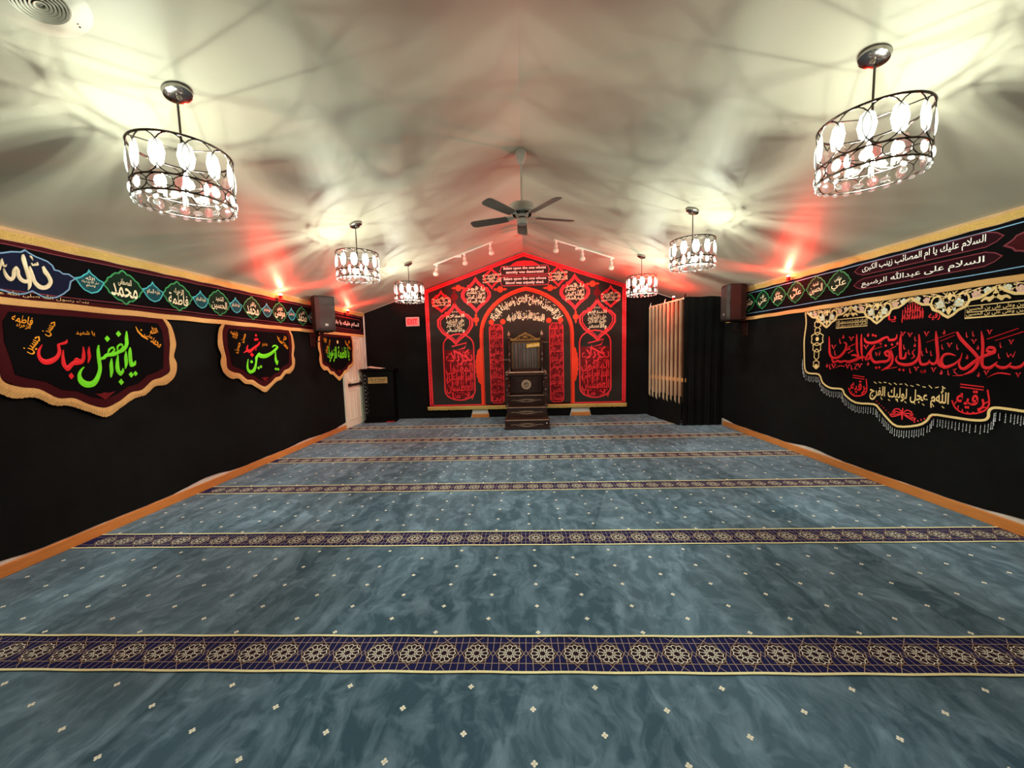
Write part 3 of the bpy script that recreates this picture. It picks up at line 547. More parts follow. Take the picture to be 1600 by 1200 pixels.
# ================================================================== black wall cloths
def drape(name, plane, u0, u1, vb, vt, label, off=.004, amp=.006, notch=None, wave=None, m=None, nv=14, du=.06, topf=None, th=.002):
    n = max(2, int((u1 - u0) / du)); V = []; F = []
    rnd = random.Random(len(name) + int(u0 * 10))
    ph = [rnd.uniform(0, 6) for _ in range(6)]
    for i in range(n + 1):
        u = u0 + (u1 - u0) * i / n
        b = vb + (wave(u) if wave else 0)
        if notch:
            for a, c, hh in notch:
                if a <= u <= c: b = hh
        tp = topf(u) if topf else vt
        for j in range(nv + 1):
            v = b + (tp - b) * j / nv; k = 1 - .75 * j / nv
            d = amp * k * (1.2 + sin(u * 9 + ph[0] + .8 * sin(v * 1.5)) * .6 + .6 * sin(u * 23 + ph[1]) * .7 + .3 * sin(u * 41 + ph[2] + v))
            V.append((u, v, off + max(0.001, d)))
    W = [plane(*q) for q in V]; m_ = len(W)
    W += [plane(q[0], q[1], max(0.0, q[2] - th)) for q in V]
    for i in range(n):
        for j in range(nv):
            a = i * (nv + 1) + j; b = a + nv + 1
            F.append((a, b, b + 1, a + 1)); F.append((m_ + a, m_ + a + 1, m_ + b + 1, m_ + b))
        a = i * (nv + 1); b = a + nv + 1
        F.append((a, m_ + a, m_ + b, b)); F.append((a + nv, b + nv, m_ + b + nv, m_ + a + nv))
    for j in range(nv):
        F.append((j, j + 1, m_ + j + 1, m_ + j)); a = n * (nv + 1) + j; F.append((a, m_ + a, m_ + a + 1, a + 1))
    gg = G(); gg.add(W, F); mid = plane((u0 + u1) / 2, vb, off)
    o = gg.build(name, m or m_black, smooth=True, loc=mid)
    return tag(o, label, 'wall cloth')
PLw = lambda u, v, o: (XWL + .001 + o, u, v)
PRw = lambda u, v, o: (XWR - .001 - o, u, v)
PBw = lambda u, v, o: (u, YB + .019 - o, v)
sagL = lambda u: .045 * max(0, sin(u * 3.1 + 1.0)) ** 2 * (1 if u < 5 else .5) + (.05 * max(0, (u - 7.3) / .4) if u > 7.3 else 0)
sagR = lambda u: .04 * max(0, sin(u * 2.7 + .3)) ** 2
drape('wall_cloth', PLw, YF + .02, 7.70, .100, 2.05, 'long black cloth covering the left wall up to the white door', wave=sagL, off=.001, amp=.005)
drape('wall_cloth', PRw, YF + .02, 8.80, .100, 2.48, 'long black cloth covering the right wall behind the big red script banner', wave=sagR, off=.001, amp=.005)
drape('wall_cloth', PBw, XWL + .045, XWR - .02, .004, 3.7, 'black cloth covering the back wall behind the pointed red print hanging', off=.001, amp=.006,
      notch=[(-1.29, -.90, .20), (1.07, 1.49, .20)], topf=lambda u: zc(u) - .012, du=.05)
drape('wall_cloth', lambda u, v, o: (u, YF + .001 + o, v), XWL + .02, XWR - .02, .01, 2.4, 'black cloth over the wall behind the viewer', off=.001, amp=.005)

# ================================================================== side valances
def lobed(cx, cy, w, h, flip=False):
    P = []
    half = [(0, 1.0), (.10, .93), (.20, .80), (.36, .78), (.50, .66), (.62, .50), (.76, .42), (.82, .24), (1.0, 0)]
    q1 = half; q = []
    for x, y in q1: q.append((x, y))
    for x, y in q1[-2::-1]: q.append((x, -y))
    for x, y in q1[1:]: q.append((-x, -y))
    for x, y in q1[-2:0:-1]: q.append((-x, y))
    return [(cx + x * w / 2, cy + y * h / 2) for x, y in q]
def dropshape(cx, cy, w, h):
    half = [(0, 1.0), (.14, .72), (.40, .52), (.60, .30), (1.0, .10), (.86, -.18), (.70, -.50), (.45, -.80), (.18, -.92), (0, -1.0)]
    P = [(x, y) for x, y in half] + [(-x, y) for x, y in half[-2:0:-1]]
    return [(cx + x * w / 2, cy + y * h / 2) for x, y in P]
def valance(plane, u0, u1, flip, label, seed, edge, lines):
    y = (u0 + u1) / 2
    root = thing('valance_banner', plane(y, 2.0, 0), label, 'banner')
    g = G()
    n = int((u1 - u0) / .12); P = [(u0 + (u1 - u0) * i / n, 2.026) for i in range(n + 1)]; Q = [(u1 - (u1 - u0) * i / n, 2.462) for i in range(n + 1)]
    fill(g, [(u0, 2.026), (u1, 2.026), (u1, 2.462), (u0, 2.462)], plane, .003, .006)
    g.build('cloth', m_black2, root)
    g = G()
    for v in (2.442, 2.045): stroke(g, [(u0, v), (u1, v)], .034, plane, .0095, .001)
    g.build('edge_stripe', edge, root)
    g = G()
    for v in (2.418, 2.082): stroke(g, [(u0, v + .002 * sin(i)) if False else (u0 + (u1 - u0) * i / 60, v + .002 * sin(i * 1.3)) for i in range(61)], .008, plane, .010, .002)
    g.build('piping', lines, root)
    g = G()
    stroke(g, [(u0 + (u1 - u0) * i / 120, 2.002 + .0025 * sin(i * .8)) for i in range(121)], .052, plane, .004, .012)
    g.build('gold_trim', m_goldt if False else m_goldf, root)
    return root
vl = valance(PL, YF + .05, 6.80, False, 'long black valance banner on the left wall with green and blue medallions', 1, m_maroon, m_maroonl)
# blue cartouche carrying the large gold word
c = T['CART']; CP = [(c[i], c[i + 1]) for i in range(0, len(c), 2)]
car = G(); fill(car, CP, PL, .0100, .0015); car = car.build('blue_medallion', m_bfill, vl)
g = G(); stroke(g, CP, .010, PL, .0115, .002, closed=True); g.build('medallion_outline', m_bline, car)
g = G(); pairs_ribbon(g, T['ALLAH'], PL, .0125, .006, 5); g.build('lettering', m_cream, car)
g = G(); text(g, 'بنت رسول الله صلى الله عليه', PL, .0135, (2.88, 2.062), .62, .040); g.build('small_lettering', m_goldt, vl)
GN = [('محمد', 'المصطفى'), ('فاطمة', 'الزهراء'), ('الحسين', 'الشهيد'), ('محمد', 'باقر'), ('موسى', 'كاظم'), ('محمد', 'تقي')]
GY = [3.502, 4.060, 4.614, 5.187, 5.775, 6.363]
TY = [3.223, 3.784, 4.351, 4.887, 5.485, 6.072, 6.65]
for y, (a, b) in zip(GY, GN):
    P = lobed(y, 2.240, .355, .315)
    f = G(); fill(f, P, PL, .0100, .001); f = f.build('green_medallion', m_gfill, vl)
    g = G(); stroke(g, P, .013, PL, .011, .002, closed=True); g.build('medallion_outline', m_gthread, f)
    g = G(); text(g, a, PL, .0135, (y, 2.205), .235, .12, rot=-.06, offset=.012); text(g, b, PL, .0135, (y + .01, 2.285), .12, .075, rot=-.05, offset=.008); g.build('lettering', m_cream, f)
for i, y in enumerate(TY):
    P = dropshape(y, 2.242, .215, .195)
    f = G(); fill(f, P, PL, .0102, .001); f = f.build('teal_medallion', m_tealf, vl)
    g = G(); stroke(g, P, .011, PL, .0112, .002, closed=True); g.build('medallion_outline', m_teal, f)
    g = G()
    if i == 0:
        for v, s in ((2.275, 'الله'), (2.242, 'صلى الله عليه واله'), (2.208, 'وسلم')): text(g, s, PL, .0135, (y, v), .13 if v > 2.22 and v < 2.26 else .07, .036, offset=.004)
    else: text(g, 'عليها السلام' if i in (2,) else 'عليه السلام', PL, .0135, (y, 2.238), .135, .062, offset=.008)
    g.build('lettering', m_cream, f)
# short valance by the corner
v2 = valance(PL, 6.86, 8.80, False, 'short black valance banner above the white door with white script in a cartouche', 2, m_maroon, m_maroonl)
g = G(); P = [(6.95, 2.24), (7.0, 2.33), (7.06, 2.36), (8.60, 2.36), (8.66, 2.33), (8.71, 2.24), (8.66, 2.15), (8.60, 2.12), (7.06, 2.12), (7.0, 2.15)]
stroke(g, P, .010, PL, .011, .002, closed=True); g.build('cartouche_outline', m_maroonl, v2)
g = G(); text(g, 'السلام عليك يا بقية الله', PL, .0135, (7.83, 2.24), 1.45, .155, offset=.01); g.build('lettering', m_white, v2)

vr = valance(PR, YF + .05, 7.32, True, 'long black valance banner on the right wall with two maroon script cartouches and green medallions', 3, m_black2, m_bline)
RN = [('حسن', 'علي'), ('علي', 'نقي'), ('جعفر', 'صادق'), ('علي', 'سجاد'), ('الحسين', 'شهيد'), ('علي', 'مرتضى')]
for y, (a, b) in zip([6.600, 6.236, 5.866, 5.497, 5.124, 4.771], RN):
    P = lobed(y, 2.268, .345, .300)
    f = G(); fill(f, P, PR, .0100, .001); f = f.build('green_medallion', m_gfill, vr)
    g = G(); stroke(g, P, .012, PR, .011, .002, closed=True); g.build('medallion_outline', m_gthread, f)
    g = G(); text(g, a, PR, .0135, (y, 2.245), .215, .125, rot=.04, flip=True, offset=.012); text(g, b, PR, .0135, (y + .01, 2.312), .10, .06, flip=True, offset=.006); g.build('lettering', m_cream, f)
def cartouche(u0, u1, v0, v1):
    m_ = (v0 + v1) / 2; h = (v1 - v0) / 2
    L = [(0, 0), (.035, .45), (.045, .6), (.09, .85), (.11, 1.0)]
    P = [(u0 + a, m_ + b * h) for a, b in L] + [(u1 - a, m_ + b * h) for a, b in L[::-1]]
    P += [(u1 - a, m_ - b * h) for a, b in L[1:]] + [(u0 + a, m_ - b * h) for a, b in L[:0:-1]]
    return P
for (v0, v1, s) in ((2.293, 2.412, 'السلام عليك يا ام المصائب زينب الكبرى'), (2.138, 2.252, 'السلام على عبدالله الرضيع')):
    P = cartouche(3.20, 4.555, v0, v1)
    f = G(); fill(f, P, PR, .0100, .001); f = f.build('maroon_cartouche', m_cart, vr)
    g = G(); stroke(g, P, .008, PR, .011, .002, closed=True); g.build('cartouche_outline', m_maroonl, f)
    g = G(); text(g, s, PR, .0135, (3.885, (v0 + v1) / 2 + .002), 1.14, .098, flip=True, offset=.012); g.build('lettering', m_white, f)
P = lobed(2.90, 2.27, .58, .27)
f = G(); fill(f, P, PR, .0100, .001); f = f.build('maroon_medallion', m_maroon, vr)
g = G(); stroke(g, P, .012, PR, .011, .002, closed=True); g.build('medallion_outline', m_maroonl, f)
g = G(); text(g, 'يا حسين', PR, .0135, (2.90, 2.27), .30, .17, flip=True, offset=.012); g.build('lettering', m_white, f)
for k in range(3):   # the row goes on towards the viewer
    for (v0, v1, s) in ((2.293, 2.412, 'السلام عليك يا ام المصائب زينب الكبرى'), (2.138, 2.252, 'السلام على عبدالله الرضيع')):
        if k: continue
        P = cartouche(1.10, 2.55, v0, v1); f = G(); fill(f, P, PR, .0100, .001); f = f.build('maroon_cartouche', m_cart, vr)
        g = G(); stroke(g, P, .008, PR, .011, .002, closed=True); g.build('cartouche_outline', m_maroonl, f)
        g = G(); text(g, s, PR, .0135, (1.82, (v0 + v1) / 2), 1.14, .098, flip=True, offset=.012); g.build('lettering', m_white, f)

# ================================================================== scalloped flags on the left wall
HALF = [(.665, 1.974), (.720, 1.899), (.752, 1.717), (.712, 1.588), (.737, 1.495), (.700, 1.368), (.590, 1.285), (.475, 1.280), (.370, 1.203), (.262, 1.182), (.130, 1.110), (0, 1.045)]
HIN = [(.625, 1.974), (.672, 1.878), (.678, 1.716), (.650, 1.56), (.645, 1.425), (.555, 1.367), (.445, 1.340), (.335, 1.256), (.229, 1.242), (.122, 1.173), (0, 1.128)]
HMA = [(.560, 1.925), (.600, 1.85), (.606, 1.70), (.580, 1.54), (.572, 1.46), (.500, 1.425), (.400, 1.395), (.300, 1.318), (.200, 1.298), (.105, 1.240), (0, 1.205)]
def sym(H, cy, sx=1.0): return [(cy + a * sx, b) for a, b in H] + [(cy - a * sx, b) for a, b in H[-2::-1]]
def flag(cy, sx, label):
    root = thing('scalloped_flag', PL(cy, 1.045, 0), label, 'flag', None)
    g = G(); fill(g, sym(HMA, cy, sx), PL, .020, .003); g.build('black_field', m_black2, root)
    g = G(); fill(g, sym(HIN, cy, sx), PL, .015, .005); g.build('maroon_border', m_maroon, root)
    # fringe: band between the cloth edge and the outer outline, cut into hanging threads
    g = G(); O = crom(sym(HALF, cy, sx), 4); I = crom(sym(HIN, cy, sx), 4)
    # resample both with equal counts
    def rs(P, n):
        L = [0]
        for a, b in zip(P, P[1:]): L.append(L[-1] + sqrt((a[0] - b[0]) ** 2 + (a[1] - b[1]) ** 2))
        out = []; j = 0
        for i in range(n + 1):
            t = L[-1] * i / n
            while j < len(L) - 2 and L[j + 1] < t: j += 1
            f = (t - L[j]) / ((L[j + 1] - L[j]) or 1); a, b = P[j], P[j + 1]
            out.append((a[0] + (b[0] - a[0]) * f, a[1] + (b[1] - a[1]) * f))
        return out
    n = 260; O = rs(O, n); I = rs(I, n); V = []; F = []
    for i in range(n + 1):
        w = .0025 * sin(i * 2.4) + random.uniform(-.002, .002); d = .004 * (i % 2)
        V += [PL(I[i][0], I[i][1], .021), PL((I[i][0] + O[i][0]) / 2, (I[i][1] + O[i][1]) / 2, .023 + d), PL(O[i][0], O[i][1] + w, .014 + d), PL(I[i][0], I[i][1], .013)]
    for i in range(n):
        for j in range(3): F.append((i * 4 + j, i * 4 + j + 1, i * 4 + 5 + j, i * 4 + 4 + j))
    g.add(V, F); g.build('gold_fringe', m_goldf, root)
    # small maroon ornament above the tip
    g = G(); fill(g, [(cy - .075, 1.262), (cy - .03, 1.258), (cy, 1.268), (cy + .03, 1.258), (cy + .09, 1.268), (cy + .045, 1.235), (cy, 1.200), (cy - .035, 1.232)], PL, .0235, .002)
    g.build('tip_ornament', m_redd, root)
    return root
def corner_text(root, cy, sx=1.0):
    disc_t = [('فاطمه', (cy - .49 * sx, 1.875), .12, .06, -.25), ('الزهراء', (cy - .49 * sx, 1.825), .08, .045, -.25)]
    g = G()
    for s, c_, w, h, r in disc_t: text(g, s, PL, .0245, c_, w * sx, h, rot=r, offset=.012)
    g.build('corner_emblem', m_orange, root)
    for s, c_, w, h, r in (('حسن', (cy - .33 * sx, 1.815), .13, .065, .95), ('حسين', (cy - .445 * sx, 1.685), .15, .075, .95), ('الله', (cy + .505 * sx, 1.85), .085, .07, .3), ('محمد', (cy + .525 * sx, 1.725), .11, .065, -.65)):
        g = G(); text(g, s, PL, .0245, c_, w * sx, h, rot=r, offset=.012); g.build('corner_word', m_orange, root)
    g = G(); text(g, 'علي', PL, .0245, (cy + .45 * sx, 1.785), .09 * sx, .05, rot=-.5, offset=.012)
    stroke(g, [(cy + .335 * sx, 1.875), (cy + .35 * sx, 1.83), (cy + .39 * sx, 1.785), (cy + .44 * sx, 1.755)], [.005, .015, .018, .012], PL, .0245, .002)
    disc(g, (cy + .385 * sx, 1.845), .009, PL, .0245, 7)
    g.build('corner_word', m_orange, root)
def dset(g, rows, plane, off):
    for r in rows: fill(g, [(r[i], r[i + 1]) for i in range(0, 8, 2)], plane, off, .004)
f1 = flag(3.222, 1.0, 'large scalloped flag on the left wall with green and red script, nearest the viewer')
g = G(); pairs_ribbon(g, T['F1G'], PL, .0235, .006); dset(g, T['F1GD'], PL, .0235); g.build('green_lettering', m_green, f1)
g = G(); pairs_ribbon(g, T['F1R'], PL, .0235, .006); dset(g, T['F1RD'], PL, .0235); g.build('red_lettering', m_redt, f1)
g = G(); text(g, 'يا شهيد', PL, .0245, (3.13, 1.79), .14, .045, offset=.012); g.build('small_lettering', m_orange, f1)
corner_text(f1, 3.222)
f2 = flag(5.305, 1.03, 'middle scalloped flag on the left wall with red word above green script')
g = G(); pairs_ribbon(g, T['F2G'], PL, .0235, .006); dset(g, T['F2GD'], PL, .0235); g.build('green_lettering', m_green, f2)
g = G(); pairs_ribbon(g, T['F2R'], PL, .0235, .006); dset(g, T['F2RD'], PL, .0235); g.build('red_lettering', m_redt, f2)
g = G(); text(g, 'عليه السلام', PL, .0245, (5.36, 1.73), .11, .06, offset=.012); g.build('small_lettering', m_orange, f2)
corner_text(f2, 5.305, 1.03)
f3 = flag(7.50, .96, 'farthest scalloped flag on the left wall with all-green script, hanging partly over the door')
g = G(); text(g, 'يا فاطمة الزهراء', PL, .0245, (7.52, 1.585), .92, .31, offset=.022, shear=.05); g.build('green_lettering', m_green, f3)
g = G(); disc(g, (7.50, 1.83), .035, PL, .0245, 9); g.build('small_rosette', m_goldt, f3)
corner_text(f3, 7.50, .96)

# ================================================================== big banner on the right wall
c = T['RLINE']; RP = [(c[i], c[i + 1]) for i in range(0, len(c), 2)]
mir = [(6.0 - a, b) for a, b in RP[::-1]]
LINE = RP + mir[1:]
rb = thing('script_banner', PR(3.0, .67, 0), 'large black banner on the right wall with red script and gold floral border', 'banner')
def offset_out(P, d, cx=3.0, cyy=1.7):
    out = []
    n = len(P)
    for i in range(n):
        a = P[max(0, i - 1)]; b = P[min(n - 1, i + 1)]
        tx, ty = b[0] - a[0], b[1] - a[1]; l = sqrt(tx * tx + ty * ty) or 1
        nx, ny = ty / l, -tx / l
        # keep pointing away from the middle
        if nx * (P[i][0] - cx) + ny * (P[i][1] - cyy) < 0: nx, ny = -nx, -ny
        out.append((P[i][0] + nx * d, P[i][1] + ny * d))
    return out
OUT = offset_out(LINE, .035)
OUT[0] = (OUT[0][0], 1.974); OUT[-1] = (OUT[-1][0], 1.974); OUT = [(a_, min(b_, 1.974)) for a_, b_ in OUT]; LINE = [(a_, min(b_, 1.965)) for a_, b_ in LINE]
g = G(); fill(g, OUT, PR, .012, .005); g.build('cloth', m_poster if False else m_black2, rb)
g = G(); stroke(g, LINE, .020, PR, .0175, .004, smooth=3); g.build('gold_outline', m_goldt, rb)
g = G(); pairs_ribbon(g, T['RB'], PR, .0175, .004, 3); dset(g, T['RBD'], PR, .0175)
for y in (2.86, 2.72): stroke(g, [(y, 1.62), (y + .01, 1.45), (y, 1.24)], [.01, .05, .04], PR, .0175, .003)
g.build('red_lettering', m_redt, rb)
g = G(); pairs_ribbon(g, T['RBV'], PR, .0176, .003, 2); g.build('red_diacritics', m_redl, rb)
# lambrequin of lobed gold outlines, flowers and vines
HU = [(0, 1.962), (.042, 1.930), (.120, 1.883), (.193, 1.875), (.220, 1.825), (.279, 1.799), (.356, 1.741)]
gl = G(); gp = G(); gw = G(); gv = G()
def flower(g_, g2, x, y, r):
    for q in range(5):
        a = 2 * pi * q / 5 + .3; disc(g_, (x + r * .62 * cos(a), y + r * .62 * sin(a)), r * .46, PR, .0195, 8)
    disc(g2, (x, y), r * .28, PR, .0205, 6)
for n, tip in enumerate([4.915, 4.235, 3.547, 2.867, 2.187, 1.507]):
    L = [(tip + .342 - a * .96, b) for a, b in HU]; R_ = [(tip - .342 + a * .96, b) for a, b in HU[::-1]]
    stroke(gl, L + R_[1:], .022, PR, .018, .003, smooth=2)
    if n == 0: pass
    for sx in (-1, 1):
        arc = [(tip + sx * (.105 + .045 * cos(t)), 1.885 + .055 * sin(t)) for t in [i * .4 - 1.2 for i in range(10)]]
        stroke(gl, arc, .014, PR, .0185, .002)
        flower(gw, gv, tip + sx * .075, 1.865, .036)
        flower(gp, gv, tip + sx * .195, 1.915, .030)
        flower(gw, gv, tip + sx * .275, 1.938, .026)
        for (ax, ay, bx, by, cx_, cy_) in ((.02, 1.80, .05, 1.90, .02, 1.965), (.05, 1.93, .12, 1.96, .16, 1.965), (.13, 1.94, .20, 1.96, .26, 1.98), (.03, 1.84, .09, 1.83, .12, 1.86), (.06, 1.97, .02, 1.93, .09, 1.91)):
            stroke(gv, [(tip + sx * ax, ay), (tip + sx * bx, by), (tip + sx * cx_, cy_)], .007, PR, .0185, .001, smooth=3)
            fill(gp, [(tip + sx * bx, by), (tip + sx * (bx + .016), by + .010), (tip + sx * (bx + .028), by), (tip + sx * (bx + .016), by - .010)], PR, .0190)
        fill(gw, [(tip + sx * .03, 1.815), (tip + sx * .052, 1.83), (tip + sx * .056, 1.80), (tip + sx * .038, 1.79)], PR, .0190)
    rv = random.Random(n)
    for q in range(46):
        dx = rv.uniform(-.33, .33); zmin = 1.79 + abs(dx) * .50; zz = rv.uniform(zmin, 1.955); t_ = rv.uniform(0, 6)
        fill(gv if q % 3 else gp, [(tip + dx + .014 * cos(t_), zz + .014 * sin(t_)), (tip + dx - .006 * sin(t_), zz + .006 * cos(t_)), (tip + dx - .014 * cos(t_), zz - .014 * sin(t_)), (tip + dx + .006 * sin(t_), zz - .006 * cos(t_))], PR, .0187)
        if q % 2: stroke(gv, [(tip + dx, zz), (tip + dx + .025 * cos(t_ + 1), zz + .02 * sin(t_ + 1)), (tip + dx + .05 * cos(t_ + 1.8), min(1.968, zz + .04 * sin(t_ + 1.8)))], .005, PR, .0184, smooth=2)
    for yy in (1.80, 1.925):
        fill(gv, [(tip, yy + .04), (tip + .022, yy + .008), (tip + .012, yy - .022), (tip, yy - .04), (tip - .012, yy - .022), (tip - .022, yy + .008)], PR, .0190, .001)
for q_ in (gl, gv, gp, gw): q_.V = [(x_, y_, min(z_, 1.970)) for x_, y_, z_ in q_.V]
gl.build('gold_scallops', m_goldt, rb); gv.build('gold_vines', m_goldt, rb); gp.build('pink_flowers', m_pink, rb); gw.build('pale_flowers', m_pale, rb)
# small ornaments under the valleys
for y in (4.575, 3.215):
    g = G()
    for a in (-1, 1):
        stroke(g, [(y, 1.90), (y + a * .03, 1.868), (y + a * .07, 1.872), (y + a * .095, 1.85)], [.02, .03, .022, .012], PR, .0185, .001, smooth=3)
        disc(g, (y + a * .04, 1.856), .014, PR, .0185, 8)
    fill(g, [(y, 1.945), (y + .02, 1.905), (y, 1.865), (y - .02, 1.905)], PR, .0185, .001)
    g.build('gold_palmette', m_goldt, rb)
# side finial ornament
g = G()
fx = 5.06
for (yy, w, h) in ((1.86, .03, .05), (1.79, .06, .045), (1.70, .05, .05), (1.60, .11, .085), (1.49, .075, .06), (1.40, .045, .07), (1.27, .055, .05)):
    stroke(g, [(fx + w * cos(t) * (1.05 if i % 2 else .8), yy + h * sin(t)) for i, t in enumerate([2 * pi * k / 12 for k in range(12)])], .011, PR, .0185, .002, closed=True)
disc(g, (fx, 1.24), .035, PR, .0185, 8); disc(g, (fx, 1.60), .03, PR, .0185, 6)
g.build('side_finial_pattern', m_goldt, rb)
# gold plaques of small script
for c_, w, s in ((4.56, .40, 'السلام عليك يا بنت رسول الله'), (3.10, .62, 'السلام على الحسين وعلى علي بن الحسين')):
    g = G()
    for k, v in ((0, 1.792), (1, 1.748)): text(g, s, PR, .0185, (c_, v), w, .048, flip=True, offset=.01)
    stroke(g, [(c_ - w / 2, 1.770), (c_ + w / 2, 1.770)], .006, PR, .0185)
    stroke(g, [(c_ - w / 2 - .01, 1.822), (c_ + w / 2 + .01, 1.822), (c_ + w / 2 + .01, 1.722), (c_ - w / 2 - .01, 1.722)], .006, PR, .0185, closed=True)
    g.build('gold_script_plaque', m_goldt, rb)
g = G()
text(g, 'اللهم عجل لوليك الفرج', PR, .0190, (3.885, 1.005), .78, .20, flip=True, offset=.02)
for i in range(13): stroke(g, [(3.53 + i * .056, 1.098 + .010 * sin(i * 2)), (3.56 + i * .056, 1.108 + .010 * cos(i * 3))], .008, PR, .0188)
for i in range(9): stroke(g, [(3.53 + i * .085, .92), (3.55 + i * .085, .935 + .012 * (i % 2))], .008, PR, .0188)
g.build('gold_lettering', m_goldt, rb)
for y, z, sc_ in ((4.43, 1.03, .80), (3.335, 1.02, .90)):
    g = G(); text(g, 'رقيه', PR, .0190, (y, z), .23 * sc_, .19 * sc_, flip=True, offset=.02)
    stroke(g, [(y - .13 * sc_, z + .10), (y - .15 * sc_, z - .02), (y - .10 * sc_, z - .10 * sc_), (y + .02, z - .135 * sc_), (y + .11 * sc_, z - .10 * sc_), (y + .15 * sc_, z - .02)], .012, PR, .0186, .002, smooth=3)
    for q in range(8, 16): stroke(g, [(y + .115 * sc_ * cos(q * .39 + .2), z + .115 * sc_ * sin(q * .39 + .2)), (y + .14 * sc_ * cos(q * .39), z + .14 * sc_ * sin(q * .39))], .009, PR, .0186)
    for d in (.105, .13): stroke(g, [(y - .10 * sc_, z + d - .01), (y + .09 * sc_, z + d)], .009, PR, .0186)
    g.build('round_emblem', m_redt, rb)
g = G()
yb, zb = 3.90, .805
for a in (-1, 1):
    for q in range(4): stroke(g, [(yb, zb), (yb + a * (.04 + .02 * q), zb + .045 - .03 * q), (yb + a * (.09 + .012 * q), zb + .03 - .018 * q), (yb + a * (.075), zb + .005 - .01 * q)], .010, PR, .0186, .002, smooth=3)
stroke(g, [(yb, zb + .06), (yb + .005, zb), (yb, zb - .06)], [.008, .022, .008], PR, .0187, .002)
for i in range(7): disc(g, (yb - .12 - i * .03, zb - .06 + .016 * i), .008, PR, .0186, 7); disc(g, (yb + .12 + i * .028, zb - .03 + .02 * i), .006, PR, .0186, 7)
g.build('red_butterfly_scroll', m_redl, rb)
g = G()     # upper red crest with two wings
for s, c_, w, h in (('السلام', (3.865, 1.775), .21, .10), ('عليك', (3.865, 1.845), .15, .07), ('يا', (4.07, 1.785), .09, .09), ('رقيه', (3.665, 1.765), .10, .08)): text(g, s, PR, .0188, c_, w, h, flip=True, offset=.014)
for i in range(9): stroke(g, [(3.77 + i * .024, 1.75), (3.775 + i * .0235, 1.84 + .075 * sin(pi * (i + .5) / 9))], .007, PR, .0186)
g.build('red_crest', m_redt, rb)
# bead fringe hanging from the lower edge
g = G(); E = crom(OUT, 3); acc = 0; last = E[0]; cnt = 0
for p in E[1:]:
    d = sqrt((p[0] - last[0]) ** 2 + (p[1] - last[1]) ** 2); nseg = max(1, int(d / .022))
    for i in range(nseg):
        u = last[0] + (p[0] - last[0]) * i / nseg; v = last[1] + (p[1] - last[1]) * i / nseg
        if v > 1.35: continue
        cnt += 1
        if u < 2.2: continue
        ln = .062 + .012 * (cnt % 2)
        for k, dz in enumerate((.014, .03, ln * .75, ln)):
            r = .0042 if k != 3 else .0055
            x, y, z = PR(u, v - dz, .017)
            g.add([(x, y, z + r * 1.5), (x - r, y, z), (x, y - r, z), (x + r, y, z), (x, y + r, z), (x, y, z - r * 1.6)],
                  [(0, 1, 2), (0, 2, 3), (0, 3, 4), (0, 4, 1), (5, 2, 1), (5, 3, 2), (5, 4, 3), (5, 1, 4)])
        x, y, z = PR(u, v, .016); g.add([(x, y - .0008, z), (x, y + .0008, z), (x, y + .0008, z - ln), (x, y - .0008, z - ln)], [(0, 1, 2, 3)])
    last = p
tag(g.build('bead_fringe', m_bead, rb), kind='stuff')

# ================================================================== pointed print hanging on the back wall
PX = 0.03
ps = thing('pointed_wall_hanging', PB(PX, .2, 0), 'tall pointed black hanging with red arch, medallions and gold script behind the pulpit', 'wall hanging')
def gz(x): return zc(x) - .018
g = G(); fill(g, [(-2.30, .275), (2.335, .275), (2.345, gz(2.345)), (0, gz(0)), (-2.32, gz(2.32))], PB, .020, .004); g.build('cloth', m_poster, ps)
BO = .0245
g = G()
bw = .085
oL = [(-2.255, .305), (-2.270, gz(2.27) - .055), (0.01, gz(0) - .055), (2.295, gz(2.295) - .055), (2.280, .305)]
stroke(g, oL, bw, PB, BO, closed=False); stroke(g, [(-2.27, .31), (2.29, .31)], .03, PB, BO)
g.build('red_border', m_redl, ps)
g = G()
for i in range(len(oL) - 1):
    (a, b), (c_, d) = oL[i], oL[i + 1]; L = sqrt((a - c_) ** 2 + (b - d) ** 2); n = int(L / .055)
    for k in range(n):
        t = (k + .5) / n; x, y = a + (c_ - a) * t, b + (d - b) * t
        disc(g, (x, y), .014, PB, BO + .001, 5, ry=.018)
g.build('border_pattern', m_redd, ps)
# arch
def archpts(w, hs, ha, n=10):
    # left foot up, over the apex and down the right side
    Lp = [(-w, .30), (-w, 1.2), (-w, hs)]
    for i in range(1, n + 1):
        t = i / n; a = t * pi / 2
        Lp.append((-w * cos(a) ** 1.0 + 0 * t, hs + (ha - hs) * (sin(a) * .90 + .10 * t ** 3)))
    return [(PX + .01 + x, y) for x, y in Lp] + [(PX + .01 - x, y) for x, y in Lp[-2::-1]]
A_ = archpts(1.055, 1.95, 2.985)
g = G(); fill(g, archpts(1.0, 1.95, 2.93), PB, BO, 0); g.build('arch_ground', mat('arch_ground_print', (52, 45, 40), .85, var=.12, scale=5), ps)
g = G(); stroke(g, A_, .088, PB, BO + .0012); g.build('red_arch', m_redo, ps)
g = G(); stroke(g, [(x * .975 + .001, y - .012 if y > 2 else y) for x, y in A_], .010, PB, BO + .0022); g.build('arch_inner_line', m_redd, ps)
